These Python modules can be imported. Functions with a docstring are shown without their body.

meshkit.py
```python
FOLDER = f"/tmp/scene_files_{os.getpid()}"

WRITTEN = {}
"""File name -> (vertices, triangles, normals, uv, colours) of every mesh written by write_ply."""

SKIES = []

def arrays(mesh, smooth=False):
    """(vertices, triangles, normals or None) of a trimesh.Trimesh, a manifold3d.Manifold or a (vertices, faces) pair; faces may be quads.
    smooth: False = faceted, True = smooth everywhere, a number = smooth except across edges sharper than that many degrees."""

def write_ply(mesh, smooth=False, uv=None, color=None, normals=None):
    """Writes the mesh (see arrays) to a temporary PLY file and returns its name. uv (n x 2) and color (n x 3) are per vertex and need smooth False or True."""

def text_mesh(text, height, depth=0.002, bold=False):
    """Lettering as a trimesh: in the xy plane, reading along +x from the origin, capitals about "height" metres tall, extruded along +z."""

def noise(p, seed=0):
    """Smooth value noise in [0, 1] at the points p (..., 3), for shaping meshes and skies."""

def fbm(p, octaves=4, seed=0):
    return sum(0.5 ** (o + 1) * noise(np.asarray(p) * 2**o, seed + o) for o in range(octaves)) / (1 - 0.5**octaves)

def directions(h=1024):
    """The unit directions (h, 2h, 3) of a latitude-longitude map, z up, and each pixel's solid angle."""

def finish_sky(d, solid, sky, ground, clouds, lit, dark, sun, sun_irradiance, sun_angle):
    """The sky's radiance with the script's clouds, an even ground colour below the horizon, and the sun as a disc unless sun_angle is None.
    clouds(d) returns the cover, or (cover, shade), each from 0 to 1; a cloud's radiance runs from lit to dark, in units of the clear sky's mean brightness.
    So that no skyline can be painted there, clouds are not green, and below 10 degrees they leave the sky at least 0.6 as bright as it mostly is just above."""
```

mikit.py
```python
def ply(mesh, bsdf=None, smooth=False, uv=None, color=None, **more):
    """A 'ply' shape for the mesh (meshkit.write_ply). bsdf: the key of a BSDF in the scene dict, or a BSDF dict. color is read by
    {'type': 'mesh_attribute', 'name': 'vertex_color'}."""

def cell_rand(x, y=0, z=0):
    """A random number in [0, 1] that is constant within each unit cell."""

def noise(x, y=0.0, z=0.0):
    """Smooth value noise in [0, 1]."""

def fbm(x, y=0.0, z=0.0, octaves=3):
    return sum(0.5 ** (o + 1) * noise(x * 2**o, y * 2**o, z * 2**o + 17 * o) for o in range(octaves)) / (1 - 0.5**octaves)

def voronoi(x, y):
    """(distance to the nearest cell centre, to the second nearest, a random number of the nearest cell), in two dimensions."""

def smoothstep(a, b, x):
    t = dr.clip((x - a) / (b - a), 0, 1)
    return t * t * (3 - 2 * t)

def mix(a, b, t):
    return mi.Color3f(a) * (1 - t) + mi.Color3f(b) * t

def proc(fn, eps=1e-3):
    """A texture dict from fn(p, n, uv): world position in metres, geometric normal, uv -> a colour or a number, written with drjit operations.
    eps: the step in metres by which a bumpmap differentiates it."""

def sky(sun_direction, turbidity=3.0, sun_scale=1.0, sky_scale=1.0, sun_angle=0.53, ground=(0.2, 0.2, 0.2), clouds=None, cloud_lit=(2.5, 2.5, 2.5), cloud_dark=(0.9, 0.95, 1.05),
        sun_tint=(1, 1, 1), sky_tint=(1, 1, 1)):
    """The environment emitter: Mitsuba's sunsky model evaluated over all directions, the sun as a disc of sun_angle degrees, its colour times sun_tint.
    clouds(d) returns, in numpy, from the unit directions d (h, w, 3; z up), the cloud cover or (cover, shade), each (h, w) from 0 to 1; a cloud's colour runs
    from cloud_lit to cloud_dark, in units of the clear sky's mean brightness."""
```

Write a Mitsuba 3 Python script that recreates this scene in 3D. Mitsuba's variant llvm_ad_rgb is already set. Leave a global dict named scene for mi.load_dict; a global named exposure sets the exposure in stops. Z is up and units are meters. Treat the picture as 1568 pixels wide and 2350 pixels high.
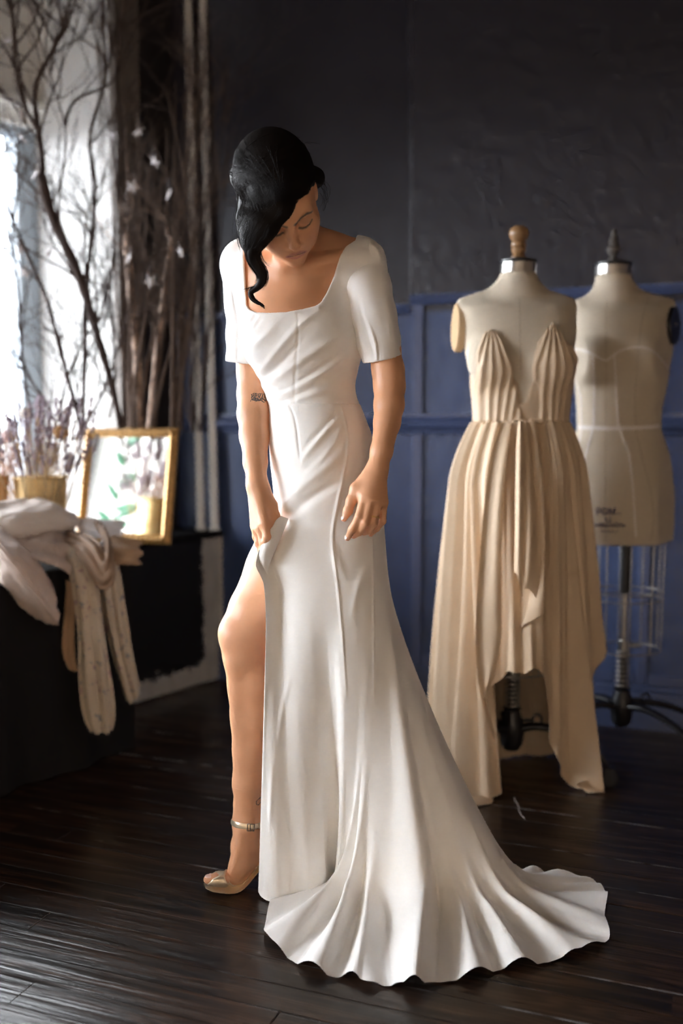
import math, random
import numpy as np, trimesh, manifold3d
import drjit as dr, mitsuba as mi
import mikit, meshkit
from mikit import proc, noise, fbm, smoothstep, mix, cell_rand
from scipy.interpolate import CubicSpline, PchipInterpolator
from scipy.spatial import cKDTree
T = mi.ScalarTransform4f
scene, labels = {}, {}

# ------------------------------------------------------------------ camera, sky, exposure
FPX, EYE, PITCH = 2287.0, 1.04, math.radians(5.37)
CP, SP = math.cos(PITCH), math.sin(PITCH)
scene['camera'] = {
    'type': 'thinlens', 'fov': 2 * math.degrees(math.atan(784 / FPX)), 'fov_axis': 'x',
    'to_world': T().look_at(origin=[0, 0, EYE], target=[0, CP, EYE - SP], up=[0, 0, 1]),
    'aperture_radius': 0.0125, 'focus_distance': 2.06, 'near_clip': 0.05, 'far_clip': 100.0}
exposure = 7.88
scene['sky'] = mikit.sky((-0.6, -0.1, 0.7), turbidity=4.0, sun_scale=0.0, sky_scale=1.0, ground=(0.06, 0.06, 0.06),
                         clouds=lambda d: np.ones(d.shape[:2]), cloud_lit=(1.43, 1.5, 1.59), cloud_dark=(1.43, 1.5, 1.59))

# ------------------------------------------------------------------ helpers
def ray(px, py):
    x, y = (px - 784.0) / FPX, (1175.0 - py) / FPX
    return np.array([x, CP + y * SP, -SP + y * CP])
def P(px, py, Y):                       # the point of the vertical plane at depth Y that the photo shows at (px, py)
    d = ray(px, py); return np.array([0, 0, EYE]) + d * (Y / d[1])
def F(px, py, z=0.0):                   # the same for a level plane
    d = ray(px, py); return np.array([0, 0, EYE]) + d * ((z - EYE) / d[2])
def PP(*pts): return np.array([P(*p) for p in pts])
def proj(v):                            # world -> photo pixel, for fitting shapes
    v = np.atleast_2d(v) - [0, 0, EYE]
    dep = v[:, 1] * CP - v[:, 2] * SP; up = v[:, 1] * SP + v[:, 2] * CP
    return np.stack([784 + FPX * v[:, 0] / dep, 1175 - FPX * up / dep], 1)
def numbered(name):
    if name not in USED: USED.add(name); return name
    k = 1
    while f'{name}_{k:03d}' in USED: k += 1
    USED.add(f'{name}_{k:03d}'); return f'{name}_{k:03d}'
USED = set()
def thing(name, label, cat, group=None):
    key = numbered(name); labels[key] = {'label': label, 'category': cat}
    if group: labels[key]['group'] = group
    return key
def add(name, mesh, bsdf, parent=None, label=None, smooth=False, kind=None, **kw):
    key = numbered((parent + '__' if parent else '') + name)
    scene[key] = mikit.ply(mesh, bsdf, smooth=smooth, **kw)
    if label: labels.setdefault(key, {})['label'] = label
    if kind: labels.setdefault(key, {})['kind'] = kind
    return key
def struct(name, mesh, bsdf, label=None, smooth=False):
    return add(name, mesh, bsdf, None, label, smooth, 'structure')
cat = trimesh.util.concatenate
def tm(v, f): return trimesh.Trimesh(np.asarray(v, float), np.asarray(f), process=False)
def box(size, center, bevel=0.0, R=None):
    sx, sy, sz = size
    if bevel > 0:
        b = min(bevel, 0.45 * min(size)); pts = []
        for a in (-1, 1):
            for c in (-1, 1):
                for e in (-1, 1):
                    X, Y, Z = a * sx / 2, c * sy / 2, e * sz / 2
                    pts += [[X - a * b, Y - c * b, Z], [X - a * b, Y, Z - e * b], [X, Y - c * b, Z - e * b]]
        m = trimesh.convex.convex_hull(np.array(pts))
    else:
        m = trimesh.creation.box(size)
    if R is not None: m.apply_transform(R)
    m.apply_translation(center); return m
def frame_from(dirx, up=(0, 0, 1)):     # 4x4 with local x along dirx, z up
    x = np.array(dirx, float); x /= np.linalg.norm(x); u = np.array(up, float); y = np.cross(u, x); y /= np.linalg.norm(y); z = np.cross(x, y)
    M = np.eye(4); M[:3, 0], M[:3, 1], M[:3, 2] = x, y, z; return M
def tube(points, radii, sides=8, closed=False, cap=True, flat=1.0):
    p = np.asarray(points, float); n = len(p); r = np.broadcast_to(np.asarray(radii, float), (n,))
    t = np.gradient(p, axis=0)
    if closed: t = np.roll(p, -1, 0) - np.roll(p, 1, 0)
    t /= np.linalg.norm(t, axis=1, keepdims=True) + 1e-12
    a = np.zeros_like(p); ref = np.array([0, 0, 1.0]) if abs(t[0, 2]) < 0.9 else np.array([1.0, 0, 0])
    a[0] = np.cross(t[0], ref); a[0] /= np.linalg.norm(a[0])
    for i in range(1, n):
        q = a[i - 1] - t[i] * (a[i - 1] @ t[i]); a[i] = q / (np.linalg.norm(q) + 1e-12)
    b = np.cross(t, a); ang = np.arange(sides) * 2 * np.pi / sides
    v = p[:, None] + r[:, None, None] * (np.cos(ang)[None, :, None] * a[:, None] + flat * np.sin(ang)[None, :, None] * b[:, None])
    v = v.reshape(-1, 3); m = n if closed else n - 1
    i, j = np.meshgrid(np.arange(m), np.arange(sides), indexing='ij'); i2, j2 = (i + 1) % n, (j + 1) % sides
    q = np.stack([i * sides + j, i * sides + j2, i2 * sides + j2, i2 * sides + j], -1).reshape(-1, 4)
    f = np.vstack([q[:, [0, 1, 2]], q[:, [0, 2, 3]]])
    if cap and not closed:
        v = np.vstack([v, p[0], p[-1]]); k = len(v) - 2; jj = np.arange(sides); jn = (jj + 1) % sides
        f = np.vstack([f, np.stack([np.full(sides, k), jn, jj], 1), np.stack([np.full(sides, k + 1), (n - 1) * sides + jj, (n - 1) * sides + jn], 1)])
    return tm(v, f)
def bez(pts, n=24):                     # smooth curve through points
    p = np.asarray(pts, float)
    if len(p) == 2: return p[0] + np.linspace(0, 1, n)[:, None] * (p[1] - p[0])
    s = np.r_[0, np.cumsum(np.linalg.norm(np.diff(p, axis=0), axis=1) ** 0.5)]
    return CubicSpline(s, p)(np.linspace(0, s[-1], n))
def lathe(profile, n=32):               # (r, z) from bottom to top
    pr = np.asarray(profile, float); a = np.arange(n) * 2 * np.pi / n; k = len(pr)
    v = np.stack([pr[:, 0, None] * np.cos(a), pr[:, 0, None] * np.sin(a), np.repeat(pr[:, 1, None], n, 1)], -1).reshape(-1, 3)
    i, j = np.meshgrid(np.arange(k - 1), np.arange(n), indexing='ij'); j2 = (j + 1) % n
    q = np.stack([i * n + j, i * n + j2, (i + 1) * n + j2, (i + 1) * n + j], -1).reshape(-1, 4)
    return tm(v, np.vstack([q[:, [0, 1, 2]], q[:, [0, 2, 3]]]))
def grid_mesh(G, close_u=False, flip=False):     # G (nu, nv, 3)
    nu, nv = G.shape[:2]; v = G.reshape(-1, 3); mu = nu if close_u else nu - 1
    i, j = np.meshgrid(np.arange(mu), np.arange(nv - 1), indexing='ij'); i2 = (i + 1) % nu
    q = np.stack([i * nv + j, i2 * nv + j, i2 * nv + j + 1, i * nv + j + 1], -1).reshape(-1, 4)
    if flip: q = q[:, ::-1]
    return tm(v, np.vstack([q[:, [0, 1, 2]], q[:, [0, 2, 3]]]))
def thicken(m, t):                      # an open sheet with vertex normals -> closed sheet of thickness t (inwards)
    v = np.asarray(m.vertices); f = np.asarray(m.faces); n = np.asarray(m.vertex_normals); k = len(v)
    e = np.sort(np.vstack([f[:, [0, 1]], f[:, [1, 2]], f[:, [2, 0]]]), 1); d = np.vstack([f[:, [0, 1]], f[:, [1, 2]], f[:, [2, 0]]])
    _, idx, cnt = np.unique(e, axis=0, return_index=True, return_counts=True); b = d[idx[cnt == 1]]
    return tm(np.vstack([v, v - n * t]), np.vstack([f, f[:, ::-1] + k, np.stack([b[:, 1], b[:, 0], b[:, 0] + k], 1), np.stack([b[:, 1], b[:, 0] + k, b[:, 1] + k], 1)]))

# signed distance modelling: round cones joined smoothly, meshed by surface nets
def rc(p, a, b, r1, r2):
    a, b = np.asarray(a, float), np.asarray(b, float); ba = b - a; l2 = ba @ ba; pa = p - a
    h = np.clip(pa @ ba / l2, 0, 1); return np.linalg.norm(pa - h[..., None] * ba, axis=-1) - (r1 + (r2 - r1) * h)
def ell(p, c, r, R=None):
    q = p - np.asarray(c, float)
    if R is not None: q = q @ np.asarray(R)
    r = np.asarray(r, float); k0 = np.linalg.norm(q / r, axis=-1); k1 = np.linalg.norm(q / (r * r), axis=-1)
    return k0 * (k0 - 1) / np.maximum(k1, 1e-9)
def smin(a, b, k):
    h = np.maximum(k - np.abs(a - b), 0) / k; return np.minimum(a, b) - h * h * k * 0.25
def smax(a, b, k): return -smin(-a, -b, k)
def surfnet(fn, lo, hi, h, block=24):
    """Mesh of fn = 0 in the box lo..hi at spacing h; only blocks near the surface are evaluated finely."""
    lo, hi = np.asarray(lo, float), np.asarray(hi, float); n = np.ceil((hi - lo) / h).astype(int) + 1
    nb = -(-n // block); B = block * h
    cen = np.stack(np.meshgrid(*[lo[k] + (np.arange(nb[k]) + 0.5) * B for k in range(3)], indexing='ij'), -1)
    near = np.abs(fn(cen.reshape(-1, 3)).reshape(cen.shape[:3])) < B * 0.9 * 1.5
    D = np.full(tuple(nb * block), 1.0, np.float32)
    o = np.stack(np.meshgrid(*[np.arange(block) * h] * 3, indexing='ij'), -1).reshape(-1, 3)
    for i, j, k in np.argwhere(near):
        d = fn(o + lo + np.array([i, j, k]) * B)
        D[i * block:(i + 1) * block, j * block:(j + 1) * block, k * block:(k + 1) * block] = d.reshape(block, block, block)
    far = ~near; s = np.sign(fn(cen.reshape(-1, 3)).reshape(cen.shape[:3]))
    for i, j, k in np.argwhere(far):
        D[i * block:(i + 1) * block, j * block:(j + 1) * block, k * block:(k + 1) * block] = s[i, j, k]
    D = np.pad(D, 1, constant_values=1.0); lo = lo - h
    S = D < 0; N = D.shape
    c = sum(S[a:N[0] - 1 + a, b:N[1] - 1 + b, e:N[2] - 1 + e].astype(np.int8) for a in (0, 1) for b in (0, 1) for e in (0, 1))
    act = (c > 0) & (c < 8); idx = np.argwhere(act); ID = np.full(act.shape, -1, np.int64); ID[act] = np.arange(len(idx))
    acc = np.zeros((len(idx), 3)); cnt = np.zeros(len(idx))
    corners = np.array([(a, b, e) for a in (0, 1) for b in (0, 1) for e in (0, 1)])
    val = np.stack([D[idx[:, 0] + a, idx[:, 1] + b, idx[:, 2] + e] for a, b, e in corners], 1)
    for x in range(8):
        for y in range(x + 1, 8):
            if np.abs(corners[x] - corners[y]).sum() == 1:
                va, vb = val[:, x], val[:, y]; m = (va < 0) != (vb < 0)
                t = np.where(m, va / np.where(m, va - vb, 1), 0)
                acc[m] += corners[x] + t[m, None] * (corners[y] - corners[x]); cnt[m] += 1
    V = lo + (idx + acc / cnt[:, None]) * h
    Q = []
    for ax in range(3):
        sl0, sl1 = [slice(None)] * 3, [slice(None)] * 3; sl0[ax], sl1[ax] = slice(0, -1), slice(1, None)
        A, C = S[tuple(sl0)], S[tuple(sl1)]; e = np.argwhere(A != C); u, w = (ax + 1) % 3, (ax + 2) % 3
        e = e[(e[:, u] > 0) & (e[:, w] > 0) & (e[:, u] < act.shape[u]) & (e[:, w] < act.shape[w])]
        inside = A[e[:, 0], e[:, 1], e[:, 2]]
        def cell(du, dw):
            g = e.copy(); g[:, u] -= du; g[:, w] -= dw; return ID[g[:, 0], g[:, 1], g[:, 2]]
        q = np.stack([cell(1, 1), cell(0, 1), cell(0, 0), cell(1, 0)], 1); q[~inside] = q[~inside][:, ::-1]
        Q.append(q)
    Q = np.vstack(Q); Q = Q[(Q >= 0).all(1)]
    return tm(V, np.vstack([Q[:, [0, 1, 2]], Q[:, [0, 2, 3]]]))
def relax(m, n=2, lam=0.5):
    e = m.edges_unique; v = np.array(m.vertices); k = len(v)
    deg = np.bincount(e.ravel(), minlength=k)[:, None]
    for it in range(2 * n):
        s = np.zeros_like(v); np.add.at(s, e[:, 0], v[e[:, 1]]); np.add.at(s, e[:, 1], v[e[:, 0]])
        v = v + (lam if it % 2 == 0 else -lam * 1.04) * (s / np.maximum(deg, 1) - v)
    return tm(v, m.faces)
def polydist(q, line):                  # distance of 2-D points to a polyline and the position along it
    best = np.full(len(q), 9e9); at = np.zeros(len(q)); L = len(line) - 1
    for i in range(L):
        a, b = np.asarray(line[i], float), np.asarray(line[i + 1], float); ba = b - a
        h = np.clip((q - a) @ ba / (ba @ ba + 1e-12), 0, 1); d = np.linalg.norm(q - a - h[:, None] * ba, axis=1)
        m = d < best; best[m] = d[m]; at[m] = (i + h[m]) / L
    return best, at

# ------------------------------------------------------------------ materials
def two(d): return {'type': 'twosided', 'b': d}
def pri(c, rough=0.5, spec=0.5, tw=True, **k):
    c = {'type': 'rgb', 'value': list(c)} if not isinstance(c, dict) else c
    d = {'type': 'principled', 'base_color': c, 'roughness': rough, 'specular': spec, **k}
    return two(d) if tw else d
def mat(name, d): scene['mat_' + name] = d; return 'mat_' + name
def bump(d, fn, scale, eps=1e-3): return {'type': 'bumpmap', 'tex': proc(fn, eps), 'scale': scale, 'b': d}
# ------------------------------------------------------------------ the room
WD = np.array([1, -0.378, 0]); WD /= np.linalg.norm(WD)          # along the back wall, to the right
WN = np.array([-WD[1], WD[0], 0]) * -1.0                          # out of the back wall, into the room
LD = np.array([-0.6, -0.8, 0.0]); LN = np.array([0.8, -0.6, 0.0])    # along the window wall towards the camera; into the room
def wallpt(X, z=0.0, off=0.0): return np.array([X, 3.66 - 0.378 * X, z]) + WN * off
XS = 0.245                                                         # where the recessed stretch begins
REC = -0.075
def navy(p, n, uv):
    v = fbm(p.x * 9 + p.y * 3, p.z * 9, 3.1, 4)
    low = mix((0.032, 0.053, 0.128), (0.043, 0.069, 0.165), v); high = mix((0.016, 0.0155, 0.025), (0.023, 0.022, 0.034), v)
    return mix(low, high, smoothstep(1.40, 1.425, p.z))
def plaster(p, n, uv):
    s = p.x * 0.935 - p.y * 0.354
    return fbm(s * 26, p.z * 22, 1.0, 4) + 0.5 * fbm(s * 80 + 9, p.z * 60, 5.0, 3)
mat('navy_plaster', two(bump({'type': 'principled', 'base_color': proc(navy), 'roughness': 0.40, 'specular': 0.6}, plaster, 0.0030, 2e-3)))
mat('navy_smooth', pri(proc(navy), 0.36, 0.6))
mat('navy_trim', pri(proc(lambda p, n, uv: mix((0.048, 0.068, 0.142), (0.060, 0.082, 0.178), fbm(p.x * 9, p.y * 9, p.z * 9, 3))), 0.30, 0.8))
mat('room_warm', pri((0.84, 0.63, 0.44), 0.7, 0.2)); mat('room_dim', pri((0.16, 0.11, 0.08), 0.7, 0.2))
mat('ceiling', pri((0.10, 0.085, 0.07), 0.8, 0.2))
H = 3.15
def wallquad(a, b, z0, z1, t, nrm):      # a solid wall slab from a to b, thickness t away from the room
    a, b, nrm = np.array(a[:3], float), np.array(b[:3], float), np.array(nrm, float); L = np.linalg.norm((b - a)[:2])
    M = frame_from([(b - a)[0], (b - a)[1], 0]); c = (a + b) / 2 - nrm * t / 2; c[2] = (z0 + z1) / 2
    return box((L, t, z1 - z0), c, 0, M)
wb = wallpt(XS); we = wallpt(3.4)
struct('wall_back', cat([wallquad(wb, we, 0, H, 0.12, WN)]), 'mat_navy_plaster', 'textured navy plaster wall behind the dress forms')
wl0 = wallpt(-0.70, 0, REC); wl1 = wallpt(XS, 0, REC)
struct('wall_alcove', wallquad(wl0 - WD * 0.3, wl1 + WD * 0.02, 0, H, 0.10, WN), 'mat_navy_smooth', 'smooth navy wall stretch behind the woman, set back a little')
# rounded plaster edge that leans in towards the ceiling
edge = [wallpt(XS, z, 0.0) + WD * (-0.075 * max(0, (z - 1.75) / 1.3) ** 2) for z in np.linspace(1.44, H, 24)]
struct('trim_4', cat([tube(np.array(edge) + WN * -0.008, 0.0085, 10)]), 'mat_navy_plaster', 'rounded plaster corner that bends inwards towards the ceiling', 30)
nib = np.array([[e, e - WD * (0.02), e + WN * REC - WD * 0.02, e + WN * REC] for e in np.array(edge)])
nibm = trimesh.convex.convex_hull
struct('wall_nib', grid_mesh(np.stack([np.array([wallpt(XS, e[2], .0004) + WD * .004 for e in edge]), np.array(edge) + WN * .0004, np.array(edge) + WN * REC], 0)), 'mat_navy_plaster', 'return of the plaster wall where it steps back', 30)
MOUL = np.array([[0, 0], [0.012, 0], [0.016, 0.004], [0.012, 0.009], [0.020, 0.014], [0.022, 0.021], [0.016, 0.027], [0.010, 0.030], [0.010, 0.036], [0, 0.036]])
CHAIR = np.array([[0, 0], [0.014, 0], [0.017, 0.006], [0.014, 0.012], [0.022, 0.016], [0.034, 0.022], [0.040, 0.032], [0.036, 0.044], [0.024, 0.049], [0.020, 0.056], [0.016, 0.060], [0.016, 0.072], [0, 0.072]])
BASE = np.array([[0, 0], [0.018, 0], [0.018, 0.115], [0.014, 0.125], [0.018, 0.133], [0.012, 0.146], [0.006, 0.152], [0, 0.152]])
def extr(profile, a, b, nrm, up=(0, 0, 1)):       # profile (out, up) swept from a to b
    a, b, nrm, up = (np.array(x, float) for x in (a, b, nrm, up)); k = len(profile)
    ring = lambda o: o + profile[:, 0, None] * nrm + profile[:, 1, None] * up
    v = np.vstack([ring(a), ring(b)]); i = np.arange(k); j = (i + 1) % k
    f = np.vstack([np.stack([i, j, j + k], 1), np.stack([i, j + k, i + k], 1)])
    tri = np.array([[0, q, q + 1] for q in range(1, k - 1)])
    return tm(v, np.vstack([f, tri[:, ::-1], tri + k]))
ZT, ZC = 1.437, 0.985
R0, R1 = XS - 0.0, 3.3
struct('trim_1', extr(CHAIR, wallpt(R0, ZC), wallpt(R1, ZC), WN), 'mat_navy_trim', 'navy chair rail behind the dress forms')
struct('trim_2', extr(MOUL, wallpt(R0, ZT), wallpt(R1, ZT), WN), 'mat_navy_trim', 'navy moulding along the top of the wainscot')
struct('baseboard_back', extr(BASE, wallpt(R0, 0), wallpt(R1, 0), WN), 'mat_navy_trim', 'navy baseboard of the back wall')
LL0, LL1 = -0.68, XS
struct('trim_3', extr(CHAIR, wallpt(LL0, ZC, REC), wallpt(LL1, ZC, REC), WN), 'mat_navy_trim', 'navy chair rail of the set-back wall')
struct('trim_5', extr(MOUL, wallpt(LL0, ZT - 0.022, REC), wallpt(LL1, ZT - 0.022, REC), WN), 'mat_navy_trim', 'navy top moulding of the set-back wall')
struct('baseboard_alcove', extr(BASE, wallpt(LL0, 0, REC), wallpt(LL1, 0, REC), WN), 'mat_navy_trim', 'navy baseboard of the set-back wall')
# panel mouldings (a rectangle of moulding per field) as children of the walls
PMO = np.array([[0, 0], [0.012, 0], [0.015, 0.006], [0.010, 0.012], [0.010, 0.018], [0.004, 0.022], [0, 0.022]])
def panel(x0, x1, z0, z1, parent, off):
    c = [wallpt(x, z, off) for x, z in ((x0, z0), (x1, z0), (x1, z1), (x0, z1))]; ups = [(0, 0, 1), -WD, (0, 0, -1), WD]; ms = []
    for k in range(4):
        ms.append(extr(PMO, c[k], c[(k + 1) % 4], WN, ups[k]))
    add('panel_moulding', cat(ms), 'mat_navy_trim', parent)
# flat stiles and rails proud of the field
def stile(x0, x1, z0, z1, parent, off=0.0, t=0.012):
    a, b = wallpt(x0, 0, off), wallpt(x1, 0, off); M = frame_from(WD); c = (a + b) / 2 + WN * t / 2; c[2] = (z0 + z1) / 2
    add('panel_board', box((np.linalg.norm(b - a), t, z1 - z0), c, 0.003, M), 'mat_navy_trim', parent)
xs = [0.256, 0.99, 1.72, 2.46, 3.2]
for k, x in enumerate(xs):
    stile(x - 0.0, x + 0.035, 0.15, ZT + 0.02, 'wall_back')
for k in range(len(xs) - 1):
    stile(xs[k] + 0.035, xs[k + 1], 0.15, 0.19, 'wall_back')
# window wall
C0 = wallpt(-0.68, 0, REC); C0[2] = 0
def LW(t, out=0.0, z=0.0): q = C0 + LD * t - LN * out; q[2] = z; return q
PIER, BAY0, BAY1, W20, W21 = 0.295, 0.295, 2.15, 2.42, 4.6
DEP = 0.48; ZS, ZH = 0.60, 2.22
def whitewall(p, n, uv): return mix((0.66, 0.65, 0.63), (0.74, 0.73, 0.71), fbm(p.x * 14, p.y * 14, p.z * 14, 3))
mat('white_plaster', two(bump({'type': 'principled', 'base_color': proc(whitewall), 'roughness': 0.75, 'specular': 0.25}, lambda p, n, uv: fbm(p.x * 60, p.y * 60, p.z * 60, 3), 0.0025, 1e-3)))
mat('brown_casing', pri(proc(lambda p, n, uv: mix((0.14, 0.12, 0.105), (0.20, 0.17, 0.15), fbm(p.x * 40, p.y * 40, p.z * 4, 3))), 0.6, 0.3))
mat('dark_wall', pri((0.022, 0.02, 0.022), 0.6, 0.3))
mat('blue_frame', pri((0.34, 0.39, 0.44), 0.45, 0.4))
mat('white_paint', pri((0.75, 0.74, 0.71), 0.4, 0.5))
mat('pane', {'type': 'thindielectric', 'int_ior': 1.5})
struct('wall_pier', wallquad(LW(PIER - 0.02), LW(-0.05), 0, H, 0.12, LN), 'mat_dark_wall', 'dark wall between the window and the corner')
struct('trim_6', wallquad(LW(PIER) + LN * 0.012, LW(PIER - 0.115) + LN * 0.012, 0, H, 0.10, LN), 'mat_brown_casing', 'grey brown casing board at the edge of the window bay')
rev = LW(PIER)
struct('wall_bay', wallquad(rev - LN * 0.02, rev - LN * (DEP + 0.15), 0, H, 0.10, LD), 'mat_white_plaster', 'white side of the window bay')
rev2 = LW(BAY1)
struct('wall_bay_near', wallquad(rev2 - LN * (DEP + 0.15), rev2, 0, H, 0.10, -LD), 'mat_white_plaster', 'white side of the window bay nearest the camera')
mid = lambda a, b: LW((a + b) / 2)
struct('wall_left', cat([wallquad(LW(W20), LW(BAY1), 0, H, 0.12, LN), wallquad(LW(W21), LW(W20), 0, 0.5, 0.12, LN), wallquad(LW(W21), LW(W20), 2.3, H, 0.12, LN), wallquad(LW(7.6), LW(W21), 0, H, 0.12, LN)]), 'mat_white_plaster')
bay_b = lambda z0, z1: wallquad(LW(BAY1 + 0.1, DEP), LW(BAY0 - 0.1, DEP), z0, z1, 0.12, LN)
struct('wall_bay_back', cat([bay_b(0, ZS), bay_b(ZH, H)]), 'mat_white_plaster', 'white wall above and below the bay window')
def hplank(t0, t1, o0, o1, z0, z1):
    a = LW((t0 + t1) / 2, (o0 + o1) / 2, (z0 + z1) / 2); return box((abs(t1 - t0), abs(o1 - o0), z1 - z0), a, 0.004, frame_from(LD))
struct('ceiling_bay', hplank(BAY0 - 0.1, BAY1 + 0.1, 0.0, DEP + 0.1, H - 0.12, H - 0.02), 'mat_white_plaster')
def window(n, t0, t1, out, z0, z1, posts, rails):
    w = struct(f'window_{n}', cat([hplank(t0, t1, out - 0.02, out + 0.07, z0, z0 + 0.07), hplank(t0, t1, out - 0.02, out + 0.07, z1 - 0.09, z1),
        hplank(t0, t0 + 0.09, out - 0.02, out + 0.07, z0, z1), hplank(t1 - 0.09, t1, out - 0.02, out + 0.07, z0, z1)]), 'mat_blue_frame', 'tall window with a pale blue grey frame' if n == 1 else None)
    for p in posts: add('mullion', hplank(p - 0.025, p + 0.025, out - 0.01, out + 0.05, z0 + 0.07, z1 - 0.09), 'mat_blue_frame', w)
    for z in rails: add('glazing_bar', hplank(t0 + 0.09, t1 - 0.09, out - 0.005, out + 0.035, z - 0.018, z + 0.018), 'mat_blue_frame', w)
    ed = [t0 + 0.09, *posts, t1 - 0.09]
    for a, b in zip(ed[:-1], ed[1:]):
        q = np.array([LW(a, out + 0.02, z0 + 0.05), LW(b, out + 0.02, z0 + 0.05), LW(b, out + 0.02, z1 - 0.07), LW(a, out + 0.02, z1 - 0.07)])
        add('pane', tm(q, [[0, 1, 2], [0, 2, 3]]), 'mat_pane', w)
    return w
window(1, BAY0, BAY1, DEP, ZS, ZH, [0.95, 1.55], [])
window(2, W20, W21, 0.0, 0.5, 2.3, [3.15, 3.87], [])
struct('trim_7', cat([hplank(BAY0, BAY1, DEP - 0.09, DEP, ZH, ZH + 0.035), hplank(BAY0, BAY1, DEP - 0.05, DEP, ZH - 0.06, ZH)]), 'mat_white_paint', 'white ledge over the bay window')
struct('trim_8', hplank(BAY0, BAY1, 0.0, DEP + 0.02, ZS - 0.04, ZS), 'mat_white_paint', 'white sill board of the bay window')
# unseen sides of the room
BB = np.array([[3.3, 2.5], [3.3, -2.6], [-5.2, -2.6]])
struct('wall_right', wallquad([2.45, -1.8, 0], [2.45, 2.9, 0], 0, H, 0.12, [-1, 0, 0]), 'mat_room_dim')
struct('wall_rear', wallquad([-5.5, -1.15, 0], [2.6, -1.15, 0], 0, H, 0.12, [0, 1, 0]), 'mat_room_warm')
struct('ceiling', box((10, 8, 0.1), (-1, 0.9, H + 0.05)), 'mat_ceiling')
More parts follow.
